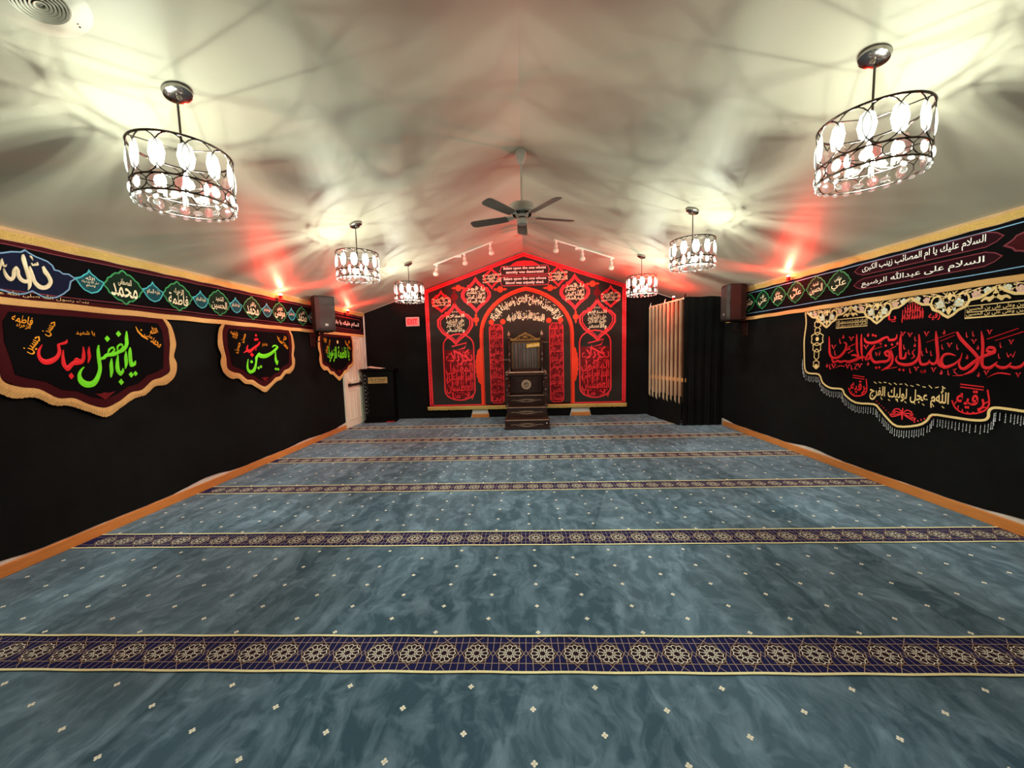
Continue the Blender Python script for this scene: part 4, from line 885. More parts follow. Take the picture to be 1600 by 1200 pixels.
def medal(g1, cx, cy, w, h, lw, onion=True):
    # ogee quatrefoil: pointed top and bottom, two round cheeks
    H = [(0, 1), (.16, .80), (.40, .60), (.48, .52), (.52, .42), (.80, .40), (1.0, .12), (1.0, -.10), (.80, -.36), (.50, -.52), (.40, -.62), (.16, -.82), (0, -1)]
    if not onion: H = [(0, 1), (.14, .80), (.38, .58), (.42, .46), (.74, .42), (1.0, .20), (1.0, -.12), (.78, -.42), (.50, -.62), (.22, -.80), (0, -1)]
    P = [(cx + x * w / 2, cy + y * h / 2) for x, y in H] + [(cx - x * w / 2, cy + y * h / 2) for x, y in H[-2:0:-1]]
    stroke(g1, P, lw, PB, BO + .0005, closed=True)
    P2 = [(cx + (x - cx) * .86, cy + (y - cy) * .86) for x, y in P]
    stroke(g1, P2, lw * .45, PB, BO + .0005, closed=True)
    for sx in (-1, 1):
        for sy in (.50, -.54):
            disc(g1, (cx + sx * .50 * w / 2, cy + sy * h / 2 + .01), lw * .9, PB, BO + .0008, 8)
def pend(g1, cx, cy, r, horiz=False):
    disc(g1, (cx, cy), r, PB, BO + .0006, 14)
    a = (1, 0) if horiz else (0, 1)
    for sgn, k in ((1, 1.45), (-1, 1.45), (1, 2.0), (-1, 2.0)):
        rr = r * (.42 if k < 2 else .2)
        disc(g1, (cx + a[0] * sgn * r * k, cy + a[1] * sgn * r * k), rr, PB, BO + .0006, 8)
gr = G(); gg_ = G(); gd = G(); go = G()
DISC = [('سيد الشهداء', 'الامام الحسين', 'عليه السلام'), ('ابو الفضل', 'العباس بن علي', 'عليه السلام')]
def roundtext(g1, cx, cy, r, lines):
    rr_ = random.Random(int(cx * 100)); n = len(lines)
    for q in range(int(26 + r * 120)):
        t_ = rr_.uniform(0, 6.28); d_ = r * sqrt(rr_.random()) * .96; x_, y_ = cx + d_ * cos(t_), cy + d_ * sin(t_); b_ = rr_.choice((.5, .9, 1.9, 2.6)); l_ = rr_.uniform(.012, .030)
        stroke(g1, [(x_ - l_ * cos(b_), y_ - l_ * sin(b_)), (x_, y_ + .004), (x_ + l_ * cos(b_), y_ + l_ * sin(b_))], .0075, PB, BO + .0012)
    for i, s in enumerate(lines):
        v = cy + r * (1 - (2 * i + 1) / n); hh = 2 * r / n * 1.12
        w = 2 * sqrt(max(.05, r * r - (v - cy) ** 2)) * .96
        text(g1, s, PB, BO + .0012, (cx, v), w, hh, offset=.018)
for sx in (-1, 1):
    X = lambda a: PX + sx * a
    medal(gr, X(1.955), 2.745, .42, .47, .035, False); roundtext(gg_, X(1.955), 2.745, .105, ('علي', 'السجاد', 'بن الحسين'))
    medal(gr, X(1.14), 2.87, .65, .76, .045); roundtext(gg_, X(1.14), 2.87, .20, ('يا قمر', 'بني هاشم', 'ابو الفضل العباس', 'عليه السلام'))
    medal(gr, X(.765), 3.245, .36, .46, .030); roundtext(gg_, X(.76), 3.245, .100, ('القاسم', 'بن الحسن', 'المجتبى'))
    medal(gr, X(1.65), 2.23, .80, .93, .045, False); roundtext(gg_, X(1.645), 2.235, .21, ('السلام', 'على الشهيد', 'علي الاكبر', 'والاصغر'))
    text(gg_, 'عليه السلام', PB, BO + .0012, (X(1.645), 2.50), .14, .05, offset=.01)
    pend(go, X(1.545), 3.045, .070, True); pend(gd, X(1.645), 2.845, .085); pend(go, X(1.155), 2.31, .068); pend(go, X(.575), 2.985, .072, True)
    # pill shaped panel full of red script
    x0, x1 = X(1.95), X(1.235)
    if x0 > x1: x0, x1 = x1, x0
    cx = (x0 + x1) / 2; hw = (x1 - x0) / 2
    P = [(cx - hw, .66), (cx - hw, 1.72)] + [(cx - hw * cos(a), 1.72 + .27 * sin(a)) for a in [i * pi / 10 for i in range(1, 10)]] + [(cx + hw, 1.72), (cx + hw, .66)] + [(cx + hw * cos(a), .66 - .23 * sin(a)) for a in [i * pi / 10 for i in range(1, 10)]]
    stroke(gr, P, .032, PB, BO + .0006, closed=True)
    fill(gd, [(cx - hw * .9, .66), (cx - hw * .9, 1.62), (cx + hw * .9, 1.62), (cx + hw * .9, .66), (cx + hw * .5, .48), (cx - hw * .5, .48)], PB, BO + .0002)
    yy = 1.57
    for s, hh in (('بكربلاء', .34), ('المقتول', .24), ('السلام على', .24), ('العطشان', .25), ('بلا ماء', .17)):
        text(gr, s, PB, BO + .0014, (cx, yy - hh / 2 + .04), hw * 1.80, hh * 1.08, offset=.010); yy -= hh * .93
    stroke(gr, [(cx - .16, 1.70), (cx + .20, 1.78), (cx + .14, 1.66), (cx - .1, 1.60), (cx + .22, 1.42)], .028, PB, BO + .0016)
    for q in range(6): stroke(gr, [(cx - hw * .82 + q * hw * .31, .82), (cx - hw * .80 + q * hw * .31, 1.10)], .022, PB, BO + .0015)
    # scalloped half medallion on the arch leg
    P = [(X(1.085), .78)] + [(X(1.105 + .095 * sin(pi * i / 14) ** .6 + (.010 if i % 2 else -.004)), .80 + .84 * i / 14) for i in range(15)] + [(X(1.085), 1.66)]
    fill(go, P, PB, BO + .0004)
    # tall red script columns inside the arch
    cx = X(.70); hw = .155
    fill(gd, [(cx - hw, .40), (cx - hw, 2.12), (cx - hw * .6, 2.18), (cx + hw * .6, 2.18), (cx + hw, 2.12), (cx + hw, .40), (cx + hw * .6, .34), (cx - hw * .6, .34)], PB, BO + .0008)
    P = [(cx - hw, .40), (cx - hw, 2.12), (cx - hw * .6, 2.18), (cx + hw * .6, 2.18), (cx + hw, 2.12), (cx + hw, .40), (cx + hw * .6, .34), (cx - hw * .6, .34)]
    stroke(gr, P, .016, PB, BO + .0014, closed=True)
    lines = ['السلام', 'عليك يا', 'ابا عبدالله', 'وعلى', 'الارواح', 'التي حلت', 'بفنائك', 'عليك مني', 'سلام الله', 'ابدا'] if sx < 0 else ['ما بقيت', 'وبقي الليل', 'والنهار', 'السلام', 'على الحسين', 'وعلى علي', 'بن الحسين', 'وعلى اولاد', 'الحسين', 'واصحابه']
    for i, s in enumerate(lines): text(gr, s, PB, BO + .0018, (cx, 2.09 - i * .184), .285, .178, offset=.012)
    for a in (-.135, .135): disc(go, (X(.668) + a, 2.245), .062, PB, BO + .0014, 14)
def warp_arc(x, y):
    # bend a line of script over the top of the arch
    a = x * 2.15; r = 1.0 + y * .20
    return (r * sin(a)) * .62, (r * cos(a) - 1)
V, F, _ = text_geo('ان الحسين مصباح الهدى و سفينة النجاة', .03, 2)
pts_ = []
for x, y in V:
    a = (x - .5) * 2.05; r = .87 + (y - .5) * .27
    yy = 1.92 + r * cos(a) * .93 - .10 * abs(sin(a)) ** 3
    pts_.append(PB(PX + .01 + r * sin(a) * 1.0, yy, BO + .0014))
gg2 = G(); gg2.add(pts_, F)
text(gg2, 'قال رسول الله صلى الله عليه واله', PB, BO + .0014, (PX, 2.375), .88, .23, offset=.035, warp=lambda x, y: (x, y - .9 * x * x))
rr_ = random.Random(3)
for q in range(90):
    a = rr_.uniform(-1.0, 1.0); r = rr_.uniform(.77, 1.0); x_, y_ = PX + .01 + r * sin(a), 1.92 + r * cos(a) * .93 - .10 * abs(sin(a)) ** 3; b_ = -a + rr_.choice((.3, 1.3, 1.8)); l_ = rr_.uniform(.012, .035)
    stroke(gg2, [(x_ - l_ * cos(b_), y_ - l_ * sin(b_)), (x_ + l_ * cos(b_), y_ + l_ * sin(b_))], .009, PB, BO + .0014)
for q in range(60):
    x_ = rr_.uniform(-.40, .42); y_ = 2.375 - .25 * (x_ / .88) ** 2 + rr_.uniform(-.11, .11); b_ = rr_.choice((.3, 1.3, 1.8)); l_ = rr_.uniform(.010, .028)
    stroke(gg2, [(PX + x_ - l_ * cos(b_), y_ - l_ * sin(b_)), (PX + x_ + l_ * cos(b_), y_ + l_ * sin(b_))], .009, PB, BO + .0014)
for sx in (-1, 1):
    for q in range(150):
        x_ = PX + sx * (.70 + rr_.uniform(-.14, .14)); y_ = rr_.uniform(.37, 2.15); b_ = rr_.choice((.2, .5, 1.5, 1.8)); l_ = rr_.uniform(.012, .035)
        stroke(gr, [(x_ - l_ * cos(b_), y_ - l_ * sin(b_)), (x_ + l_ * cos(b_), y_ + l_ * sin(b_))], .009, PB, BO + .0016)
    for q in range(120):
        x_ = PX + sx * (1.5925 + rr_.uniform(-.30, .30)); y_ = rr_.uniform(.55, 1.62); b_ = rr_.choice((.2, .5, 1.5, 1.8)); l_ = rr_.uniform(.012, .045)
        stroke(gr, [(x_ - l_ * cos(b_), y_ - l_ * sin(b_)), (x_ + l_ * cos(b_), y_ + l_ * sin(b_))], .010, PB, BO + .0015)
gr.build('red_script_panels', m_redl, ps); gd.build('deep_red_ground', m_redd, ps); go.build('orange_red_rosettes', m_redo, ps)
gg_.build('gold_medallion_script', m_cream, ps); gg2.build('gold_arch_script', m_cream, ps)
g = G()
for v0, v1 in ((3.300, 3.500), (3.060, 3.262)):
    m_ = (v0 + v1) / 2; h = (v1 - v0) / 2
    P = [(PX - .575, m_)] + [(PX - .52 - .03 * cos(a) - .0, m_ + h * sin(a)) for a in (.3, .8, 1.2)] + [(PX - .45, v1), (PX + .45, v1)] + [(PX + .52 + .03 * cos(a), m_ + h * sin(a)) for a in (1.2, .8, .3)] + [(PX + .575, m_)]
    P += [(x, 2 * m_ - y) for x, y in P[-2:0:-1]]
    stroke(g, P, .016, PB, BO + .001, closed=True)
g.build('script_cartouches', m_maroonl if False else mat('rose_print', (190, 70, 80), .7), ps)
g = G()
for v, s, w in ((3.447, 'Salam upon the one whose', .98), (3.357, 'sanctity was desecrated', .86), (3.208, 'Salam upon the one whose', .98), (3.118, 'blood was unjustly shed.', .88)):
    text(g, s, PB, BO + .0014, (PX, v), w, .082, offset=.03, res=3)
g.build('white_lettering', m_white, ps)
g = G()
P = [(PX - .33, 3.508), (PX - .26, 3.56), (PX - .18, 3.60), (PX, 3.615), (PX + .18, 3.60), (PX + .26, 3.56), (PX + .34, 3.508)]
fill(g, P, PB, BO + .0004); g.mi = 1
for i in range(9): stroke(g, [(PX - .24 + i * .06, 3.525), (PX - .20 + i * .05, 3.575)], .010, PB, BO + .0014)
g.build('red_dome_motif', [m_redl, m_redd], ps)
g = G()
n = 300; V = []; F = []
for i in range(n + 1):
    x = -2.355 + 4.70 * i / n
    V += [PB(x, .285, .030), PB(x, .265, .040 + .004 * (i % 2)), PB(x, .200 + random.uniform(-.006, .006), .034 + .006 * (i % 2)), PB(x, .285, .022)]
for i in range(n):
    for j in range(3): F.append((i * 4 + j, i * 4 + 1 + j, i * 4 + 5 + j, i * 4 + 4 + j))
g.add(V, F); g.build('gold_fringe', m_gold, ps)

# ================================================================== exit sign
ex = thing('exit_sign', (-2.617, YB, 2.19), 'lit red EXIT sign on the black back wall left of the pointed hanging', 'sign')
g = G(); g.box((-2.775, YB - .055, 2.195), (-2.460, YB - .012, 2.410), bev=.012); g.build('housing', m_exitw, ex)
g = G(); g.box((-2.758, YB - .059, 2.212), (-2.477, YB - .053, 2.393)); g.build('lit_panel', m_exitp, ex)
g = G(); text(g, 'EXIT', lambda u, v, o: (u, YB - .060, v), 0, (-2.617, 2.302), .235, .125, offset=.03); g.build('lettering', m_exitl, ex)

# ================================================================== white exit door at the far left corner
g = G(); g.box((XWL, 7.80, 0.004), (XWL + .030, 8.50, 1.93), bev=.004)
dr = G(); dr = g.build('door_1', m_door); struct(dr)
g = G()
for y0, y1 in ((7.88, 8.10), (8.20, 8.42)):
    for z0, z1 in ((.16, .80), (.98, 1.62), (1.68, 1.86)):
        for a, b in (((y0, z0), (y1, z0 + .018)), ((y0, z1 - .018), (y1, z1)), ((y0, z0), (y0 + .018, z1)), ((y1 - .018, z0), (y1, z1))):
            g.box((XWL + .029, a[0], a[1]), (XWL + .040, b[0], b[1]), bev=.003)
g.build('panel_moulding', m_door, dr)
g = G(); g.box((XWL + .055, 7.84, .895), (XWL + .085, 8.46, .945), bev=.008)
for y in (7.86, 8.40): g.box((XWL + .028, y, .885), (XWL + .08, y + .06, .955), bev=.006)
g.build('push_bar', m_barm, dr)
g = G(); g.tube([(XWL + .03, 8.44, 1.06), (XWL + .075, 8.44, 1.06), (XWL + .078, 8.44, .99)], .010, 8); g.lathe([(.028, 0), (.028, .008), (0, .01)], M=Matrix.Rotation(pi / 2, 3, 'Y'), c=(XWL + .030, 8.44, 1.06)); g.build('door_handle', m_chrome, dr)
g = G()
g.box((XWL, 7.715, 0.004), (XWL + .036, 7.795, 1.935), bev=.004); g.box((XWL, 8.505, .004), (XWL + .036, 8.60, 1.935), bev=.004)
g.box((XWL, 7.70, 1.935), (XWL + .036, 8.60, 1.972), bev=.004)
struct(g.build('trim_3', m_door))
g = G(); g.box((XWL, 8.665, .004), (XWL + .028, 8.73, 1.972), bev=.004); struct(g.build('trim_4', m_door))

# ================================================================== pulpit with steps and carved back
MX, MY = .008, 7.30
mb = thing('stepped_pulpit', (MX, MY, 0), 'dark carved wooden pulpit with steps and a high framed back, standing before the red arch', 'pulpit')
def P3(x, y, z): return (MX + x, MY + y, z)
def mbox(g, a, b, bev=.004): g.box(P3(*a), P3(*b), bev=bev)
steps = [(0.0, .004, .205, .442), (.27, .205, .415, .405), (.53, .415, .632, .395)]
for i, (y, z0, z1, hw) in enumerate(steps):
    g = G(); mbox(g, (-hw, y + .012, z0), (hw, 1.38, z1 - .022))
    if i == 0: mbox(g, (-hw - .008, y, z0), (hw + .008, y + .05, z0 + .05), .006)
    st = g.build('step', m_ebony, mb)
    g = G(); mbox(g, (-hw + .01, y - .008, z1 - .022), (hw - .01, 1.38 if i == 2 else y + .34, z1), .006); g.build('tread', m_ebonyl if False else m_ebony, st)
    g = G(); mbox(g, (-hw + .02, y - .013, z1 - .017), (hw - .02, y - .006, z1 - .004), .002); g.build('lighter_nosing', m_ebonyl, st)  # strip of the lighter walnut along the step's front edge
    g = G(); zc_ = (z0 + z1) / 2 - .01
    R_ = lambda u, v, o: P3(u, y + .012 - o, v)
    for q in (1.0, .62): stroke(g, [(-.21 * q, zc_), (-.12 * q, zc_ + .022 * q), (0, zc_ + .032 * q), (.12 * q, zc_ + .022 * q), (.21 * q, zc_), (.12 * q, zc_ - .022 * q), (0, zc_ - .032 * q), (-.12 * q, zc_ - .022 * q)], .006, R_, .001, .005, closed=True)
    for sx in (-1, 1): stroke(g, [(sx * .20, zc_), (sx * .25, zc_ + .012), (sx * .32, zc_)], .006, R_, .001, .005)
    g.build('carved_motif', m_ebonyl, st)
g = G(); mbox(g, (-.36, .76, .632), (.36, 1.38, 1.02), .006)
for a, b in (((-.34, .748, .65), (.34, .762, .70)), ((-.34, .748, .96), (.34, .762, 1.01)), ((-.34, .748, .70), (-.29, .762, .96)), ((.29, .748, .70), (.34, .762, .96))): mbox(g, a, b)
seat = g.build('seat_box', m_ebony, mb)
g = G(); R_ = lambda u, v, o: P3(u, .76 - o, v)
for k in range(14):
    a = 2 * pi * k / 14; disc(g, (.085 * cos(a), .83 + .085 * sin(a)), .022, R_, .001, 7, th=.008)
stroke(g, [(.05 * cos(2 * pi * k / 16), .83 + .05 * sin(2 * pi * k / 16)) for k in range(16)], .010, R_, .001, .008, closed=True)
text(g, 'الله', R_, .006, (0, .83), .07, .06, offset=.02)
g.build('wreath_emblem', m_ebonyl, seat)
g = G(); mbox(g, (-.38, .72, 1.02), (.38, 1.36, 1.05), .008); g.build('seat', m_ebony, mb)
PROF = [(.038, 0), (.038, .05), (.024, .07), (.034, .11), (.020, .15), (.030, .20), (.040, .26), (.028, .33), (.018, .37), (.034, .40), (.034, .43), (.020, .46), (.030, .52), (.038, .58), (.022, .66), (.034, .70), (.034, .74), (.018, .76), (.038, .80), (.040, .83), (.022, .87), (.0, .90)]
def post(name, x, y, z0, z1, sc=1.0, m=m_ebony):
    g = G(); h = (z1 - z0) / .90
    g.lathe([(r * sc, z * h) for r, z in PROF], c=P3(x, y, z0), seg=16); return g.build(name, m, mb, smooth=60)
for sx in (-1, 1):
    post('newel_post', sx * .392, .32, .415, 1.13)
    post('seat_post', sx * .385, .74, .632, 1.16)
    post('back_post', sx * .375, 1.33, 1.05, 1.93, .9, m_ebony)
    g = G(); g.lathe([(.018, 0), (.030, .02), (.032, .045), (.014, .085), (0, .12)], c=P3(sx * .375, 1.33, 1.90), seg=12); g.build('finial', m_ebonyl, mb, smooth=60)
    g = G(); g.tube([P3(sx * .392, .32, 1.00), P3(sx * .385, .74, 1.06)], .018, 8); g.build('hand_rail', m_ebony, mb, smooth=60)
    for k in range(3):
        g = G(); yy = .40 + k * .11; g.lathe([(.012, 0), (.020, .12), (.010, .2), (.018, .30), (.010, .38)], c=P3(sx * .388, yy, .632), seg=10); g.build('baluster', m_ebony, mb, smooth=60)
g = G(); g.tube([P3(-.40, .72, 1.095), P3(.40, .72, 1.095)], .016, 10)
for sx in (-1, 1): g.lathe([(0, -.03), (.028, -.012), (.030, .012), (0, .03)], c=P3(sx * .41, .72, 1.095), seg=12, M=Matrix.Rotation(pi / 2, 3, 'Y'))
g.build('front_rail', m_ebonyl, mb, smooth=60)  # bright highlight along the rail painted by its pale colour
# framed back
g = G()
for a, b in (((-.345, 1.315, 1.05), (-.305, 1.355, 1.79)), ((.305, 1.315, 1.05), (.345, 1.355, 1.79)), ((-.345, 1.315, 1.745), (.345, 1.355, 1.79)), ((-.345, 1.315, 1.05), (.345, 1.355, 1.16))): mbox(g, a, b, .006)
g.build('back_frame', m_ebony, mb)
g = G()
for a, b in (((-.306, 1.306, 1.16), (-.294, 1.316, 1.745)), ((.294, 1.306, 1.16), (.306, 1.316, 1.745)), ((-.306, 1.306, 1.735), (.306, 1.316, 1.748))): mbox(g, a, b, .002)
g.build('gilt_edge', m_bronze, mb)
g = G(); n = 44; V = []; F = []
for i in range(n + 1):
    x = -.305 + .61 * i / n; d = .012 * sin(i * .9) + .006 * sin(i * 2.3)
    V += [P3(x, 1.335 + d, 1.16), P3(x, 1.333 + d * .8, 1.45), P3(x, 1.335 + d * .4, 1.745)]
for i in range(n):
    for j in range(2): F.append((i * 3 + j, i * 3 + 1 + j, i * 3 + 4 + j, i * 3 + 3 + j))
g.add(V, F); g.build('reflection_fold_panel', m_reflect, mb, smooth=True)  # folds and streaks stand in for the curtain reflection
# crest: pierced scrollwork between the finials
g = G(); R_ = lambda u, v, o: P3(u, 1.34 - o, v)
top = [(-.345, 1.845), (-.27, 1.825), (-.20, 1.855), (-.13, 1.905), (-.06, 1.93), (0, 1.965), (.06, 1.93), (.13, 1.905), (.20, 1.855), (.27, 1.825), (.345, 1.845)]
stroke(g, top, .026, R_, -.012, .03, smooth=3)
stroke(g, [(-.345, 1.80), (.345, 1.80)], .020, R_, -.012, .03)
for sx in (-1, 1):
    for (cx, cy, r) in ((.06, 1.875, .038), (.145, 1.855, .030), (.215, 1.835, .020), (.295, 1.822, .016)):
        stroke(g, [(sx * (cx + r * (1 - t * .09) * cos(t)), cy + r * (1 - t * .09) * sin(t)) for t in [i * .55 for i in range(11)]], .010, R_, -.010, .026)
    stroke(g, [(sx * .02, 1.83), (sx * .08, 1.815), (sx * .16, 1.83), (sx * .24, 1.81), (sx * .33, 1.822)], .010, R_, -.010, .026, smooth=2)
disc(g, (0, 1.875), .030, R_, -.010, 12, th=.03); disc(g, (0, 1.935), .018, R_, -.01, 10, th=.03)
g.build('carved_crest', m_bronze, mb)
g = G()
for (x0, z, x1) in ((-.40, 1.36, -.55), (.40, 1.74, .53)): g.tube([P3(x0 + (.03 if x0 < 0 else -.03), 1.33, z), P3(x1, 1.30, z + .005)], [.007, .003], 6)
g.build('side_rod', m_ebonyl, mb)
g = G(); g.lathe([(.011, 0), (.009, .004), (0, .005)], c=P3(.385, -.012, .13), seg=10, M=Matrix.Rotation(pi / 2, 3, 'X')); g.build('white_knob', m_white, mb)

tg = thing('hanging_plaque', P3(.17, 1.29, 1.62), 'small gold script plaque hung on the top right of the pulpit back', 'plaque')
g = G(); g.box(P3(.02, 1.284, 1.632), P3(.325, 1.296, 1.722), bev=.004); g.V = [(x, y, z + (x - P3(.17, 0, 0)[0]) * .10) for x, y, z in g.V]; g.build('plate', mat('yellow_gold_card', (214, 176, 60), .35, .3, var=.2, scale=20), tg)
g = G(); text(g, 'يا صاحب الزمان', lambda u, v, o: P3(u, 1.2825, v), 0, (.172, 1.678), .26, .062, rot=.09, offset=.015); g.build('lettering', m_white, tg)

# ================================================================== lectern
LX, LY = -3.36, 8.42
le = thing('lectern', (LX, LY, 0), 'black lectern with a brass nameplate in the far left corner beside the white door', 'lectern')
RZ = radians(6)
def lb(g, a, b, bev=.005): g.box((LX + a[0], LY + a[1], a[2]), (LX + b[0], LY + b[1], b[2]), rz=RZ, piv=(LX, LY), bev=bev)
LF = lambda u, v, o: (LX + u * cos(RZ) + (o - 0) * sin(RZ), LY + u * sin(RZ) - o * cos(RZ), v)
g = G(); lb(g, (-.33, .0, .05), (.33, .30, 1.18)); g.build('body', m_lect, le)
g = G(); lb(g, (-.36, -.03, .002), (.36, .31, .06)); g.build('plinth', m_lect, le)
g = G(); lb(g, (-.40, -.06, 1.205), (.40, .31, 1.235), .008); lb(g, (-.36, -.03, 1.175), (.36, .31, 1.21)); g.build('top', m_lect, le)
g = G()
for a, b in (((-.31, -.012, .12), (-.22, .002, 1.15)), ((.22, -.012, .12), (.31, .002, 1.15)), ((-.22, -.012, .12), (.22, .002, .18)), ((-.22, -.012, 1.12), (.22, .002, 1.15)), ((-.22, -.012, .82), (.22, .002, .87))): lb(g, a, b)
g.build('front_panel', m_lect, le)
g = G()
for i in range(11): disc(g, (-.297 + .004 * (i % 2), .24 + i * .085), .008, LF, .012, 8, th=.005)
for i in range(20): disc(g, (-.262 + .018 * (i % 3 - 1), .20 + i * .046), .004, LF, .012, 6, th=.003)
g.build('pearl_studs', m_bead, le)
g = G(); fill(g, [(-.225, .905), (.205, .905), (.205, 1.045), (-.225, 1.045)], LF, .013, .005); pl = g.build('nameplate', m_plate, le)
g = G(); text(g, 'Dar al Hikmah', LF, .0190, (-.01, .995), .34, .062, offset=.008, res=3); stroke(g, [(-.15, .938), (.14, .938)], .008, LF, .0190); g.build('engraved_lettering', m_plateink, pl)
g = G(); lb(g, (.14, -.034, .010), (.32, -.030, .026), 0); g.build('red_strip', m_redt, le)
g = G()
V = []; n = 8
for i in range(n + 1):
    x = -.28 + .34 * i / n; V += [(x, 0.02, 1.240 + .035 * (1 - i / n) ** 1.5), (x + .02, .24, 1.243 + .05 * (1 - i / n) ** 1.2)]
V = [(LX + x, LY + y, z) for x, y, z in V]; V += [(x, y, z - .004) for x, y, z in V]; m_ = 2 * (n + 1)
F = [(i * 2, i * 2 + 1, i * 2 + 3, i * 2 + 2) for i in range(n)] + [(m_ + i * 2, m_ + i * 2 + 2, m_ + i * 2 + 3, m_ + i * 2 + 1) for i in range(n)]
F += [(i * 2, i * 2 + 2, m_ + i * 2 + 2, m_ + i * 2) for i in range(n)] + [(i * 2 + 1, m_ + i * 2 + 1, m_ + i * 2 + 3, i * 2 + 3) for i in range(n)] + [(0, m_, m_ + 1, 1), (2 * n, 2 * n + 1, m_ + 2 * n + 1, m_ + 2 * n)]
g = G(); g.add(V, F); tag(g.build('paper_sheets', m_paper, loc=(LX, LY + .1, 1.236)), 'curled cream paper lying on top of the black lectern', 'paper')

# ================================================================== curtained booth at the back right
bt = thing('curtained_booth', (3.45, 8.0, 0), 'black cloth booth in the back right corner beside the cream blinds', 'booth')
bx0, bx1, by0, by1, bz = 3.09, XWR - .02, 7.44, 8.78, 2.50
g = G()
for x, y in ((3.11, 7.48), (3.80, 7.48), (2.90, 8.76)): g.tube([(x, y, .002), (x, y, bz - .03)], .016, 8)
g.tube([(3.11, 7.48, bz - .03), (3.80, 7.48, bz - .03)], .016, 8); g.tube([(3.11, 7.48, bz - .03), (2.90, 8.76, bz - .03)], .016, 8)
g.build('pole_frame', m_barm, bt)
g = G(); n = 40; nv = 12; V = []; F = []
for i in range(n + 1):
    x = bx0 - .02 + (bx1 - bx0 + .02) * i / n
    for j in range(nv + 1):
        z = .004 + (bz - .004) * j / nv; k = 1 - .7 * j / nv
        V.append((x, by0 - .012 - k * (.012 * sin(i * .75 + .5 * sin(j * .4)) + .007 * sin(i * 1.9)), z + (.004 * sin(i * .3) if j == nv else 0)))
for i in range(n):
    for j in range(nv): a = i * (nv + 1) + j; F.append((a, a + nv + 1, a + nv + 2, a + 1))
m_ = len(V); V += [(x, y + .004, z) for x, y, z in V]; F += [tuple(m_ + q for q in f[::-1]) for f in F]
g.add(V, F); g.build('front_curtain', m_black, bt, smooth=True)
# lower cloth on the left side, spreading onto the carpet
def sidept(t, off=0):   # from front corner to back wall
    x = 3.075 + (2.865 - 3.075) * t; y = 7.45 + (8.78 - 7.45) * t
    return x - off, y
g = G(); n = 30; nv = 6; V = []; F = []
for i in range(n + 1):
    t = i / n
    for j in range(nv + 1):
        z = .004 + .56 * j / nv; x, y = sidept(t, .012 + .05 * (1 - j / nv) ** 2 + .012 * sin(i * .8))
        V.append((x, y, z + (.02 * sin(i * .5) if j == nv else 0)))
for i in range(n):
    for j in range(nv): a = i * (nv + 1) + j; F.append((a, a + 1, a + nv + 2, a + nv + 1))
m_ = len(V); V += [(x + .004, y, z) for x, y, z in V]; F += [tuple(m_ + q for q in f[::-1]) for f in F]
g.add(V, F); g.build('lower_side_cloth', m_black, bt, smooth=True)
g = G(); P = [sidept(.03, -.05), sidept(.99, -.05), sidept(.99, -.075), sidept(.03, -.075)]
V = [(x, y, .45) for x, y in P] + [(x, y, 2.46) for x, y in P]
g.add(V, [(3, 2, 1, 0), (4, 5, 6, 7)] + [(i, (i + 1) % 4, 4 + (i + 1) % 4, 4 + i) for i in range(4)]); g.build('brown_inner_panel', m_brown, bt)
g = G(); P = [sidept(-.02, -.020), sidept(.98, -.020), sidept(.98, -.045), sidept(-.02, -.045)]
V = [(x, y, .86) for x, y in P] + [(x, y, .93) for x, y in P]
g.add(V, [(3, 2, 1, 0), (4, 5, 6, 7)] + [(i, (i + 1) % 4, 4 + (i + 1) % 4, 4 + i) for i in range(4)])
V = [(3.095, 7.44, z) for z in ()]
g.build('wooden_cross_rail', mat('pale_rail_wood', (214, 150, 88), .5, var=.2, scale=8), bt)
bl = thing('vertical_blind', (2.97, 8.1, 2.46), 'cream vertical slat blind hanging along the left side of the black booth', 'blind')
g = G(); a = sidept(.0, .005); b = sidept(.985, .005); g.tube([(a[0], a[1], 2.475), (b[0], b[1], 2.475)], .014, 6); g.build('head_rail', m_slat, bl)
for k in range(9):
    t = .045 + k * .113; x, y = sidept(t, .022); w = .050; ang = radians(50)
    dx, dy = -sin(ang) * w, -cos(ang) * w
    zb_ = .48 + .03 * ((k * 7) % 3 - 1) * .6
    g = G(); P = [(x - dx * q, y - dy * q) for q in (-1, -.5, 0, .5, 1)]
    P = [(px + .006 * (1 - (i - 2) ** 2 / 4), py) for i, (px, py) in enumerate(P)]
    V = [(px, py, z) for z in (zb_, 2.462) for px, py in P] + [(px + .003, py, z) for z in (zb_, 2.462) for px, py in P]
    V.append((P[2][0], P[2][1], zb_ - .06)); 
    F = [(i, i + 1, 6 + i, 5 + i) for i in range(4)] + [(10 + i, 15 + i, 16 + i, 11 + i) for i in range(4)] + [(0, 5, 15, 10), (4, 14, 19, 9), (5, 6, 7, 8, 9, 19, 18, 17, 16, 15)] + [(0, 20, 4, 3, 2, 1), (10, 11, 12, 13, 14, 20), (0, 10, 20), (4, 20, 14)]
    g.add(V, F); g.build('slat', m_slat, bl)
for t in (.5, .96):
    x, y = sidept(t, .02); g = G(); g.tube([(x, y, 2.47), (x + .005, y - .01, 2.52), (x + .02, y - .01, 2.56)], [.012, .008, .004], 6); g.build('hook', m_whitep, bl)
cl = thing('spring_clamp', (3.085, 7.45, 2.46), 'small dark and white clamp on the front top corner of the black booth', 'clamp')
g = G(); g.box((3.07, 7.43, 2.455), (3.10, 7.47, 2.50), bev=.004); g.build('jaw', m_whitep, cl)
g = G(); g.tube([(3.085, 7.45, 2.49), (3.09, 7.44, 2.53), (3.105, 7.43, 2.565)], [.012, .014, .008], 8); g.build('grip', m_dark, cl)

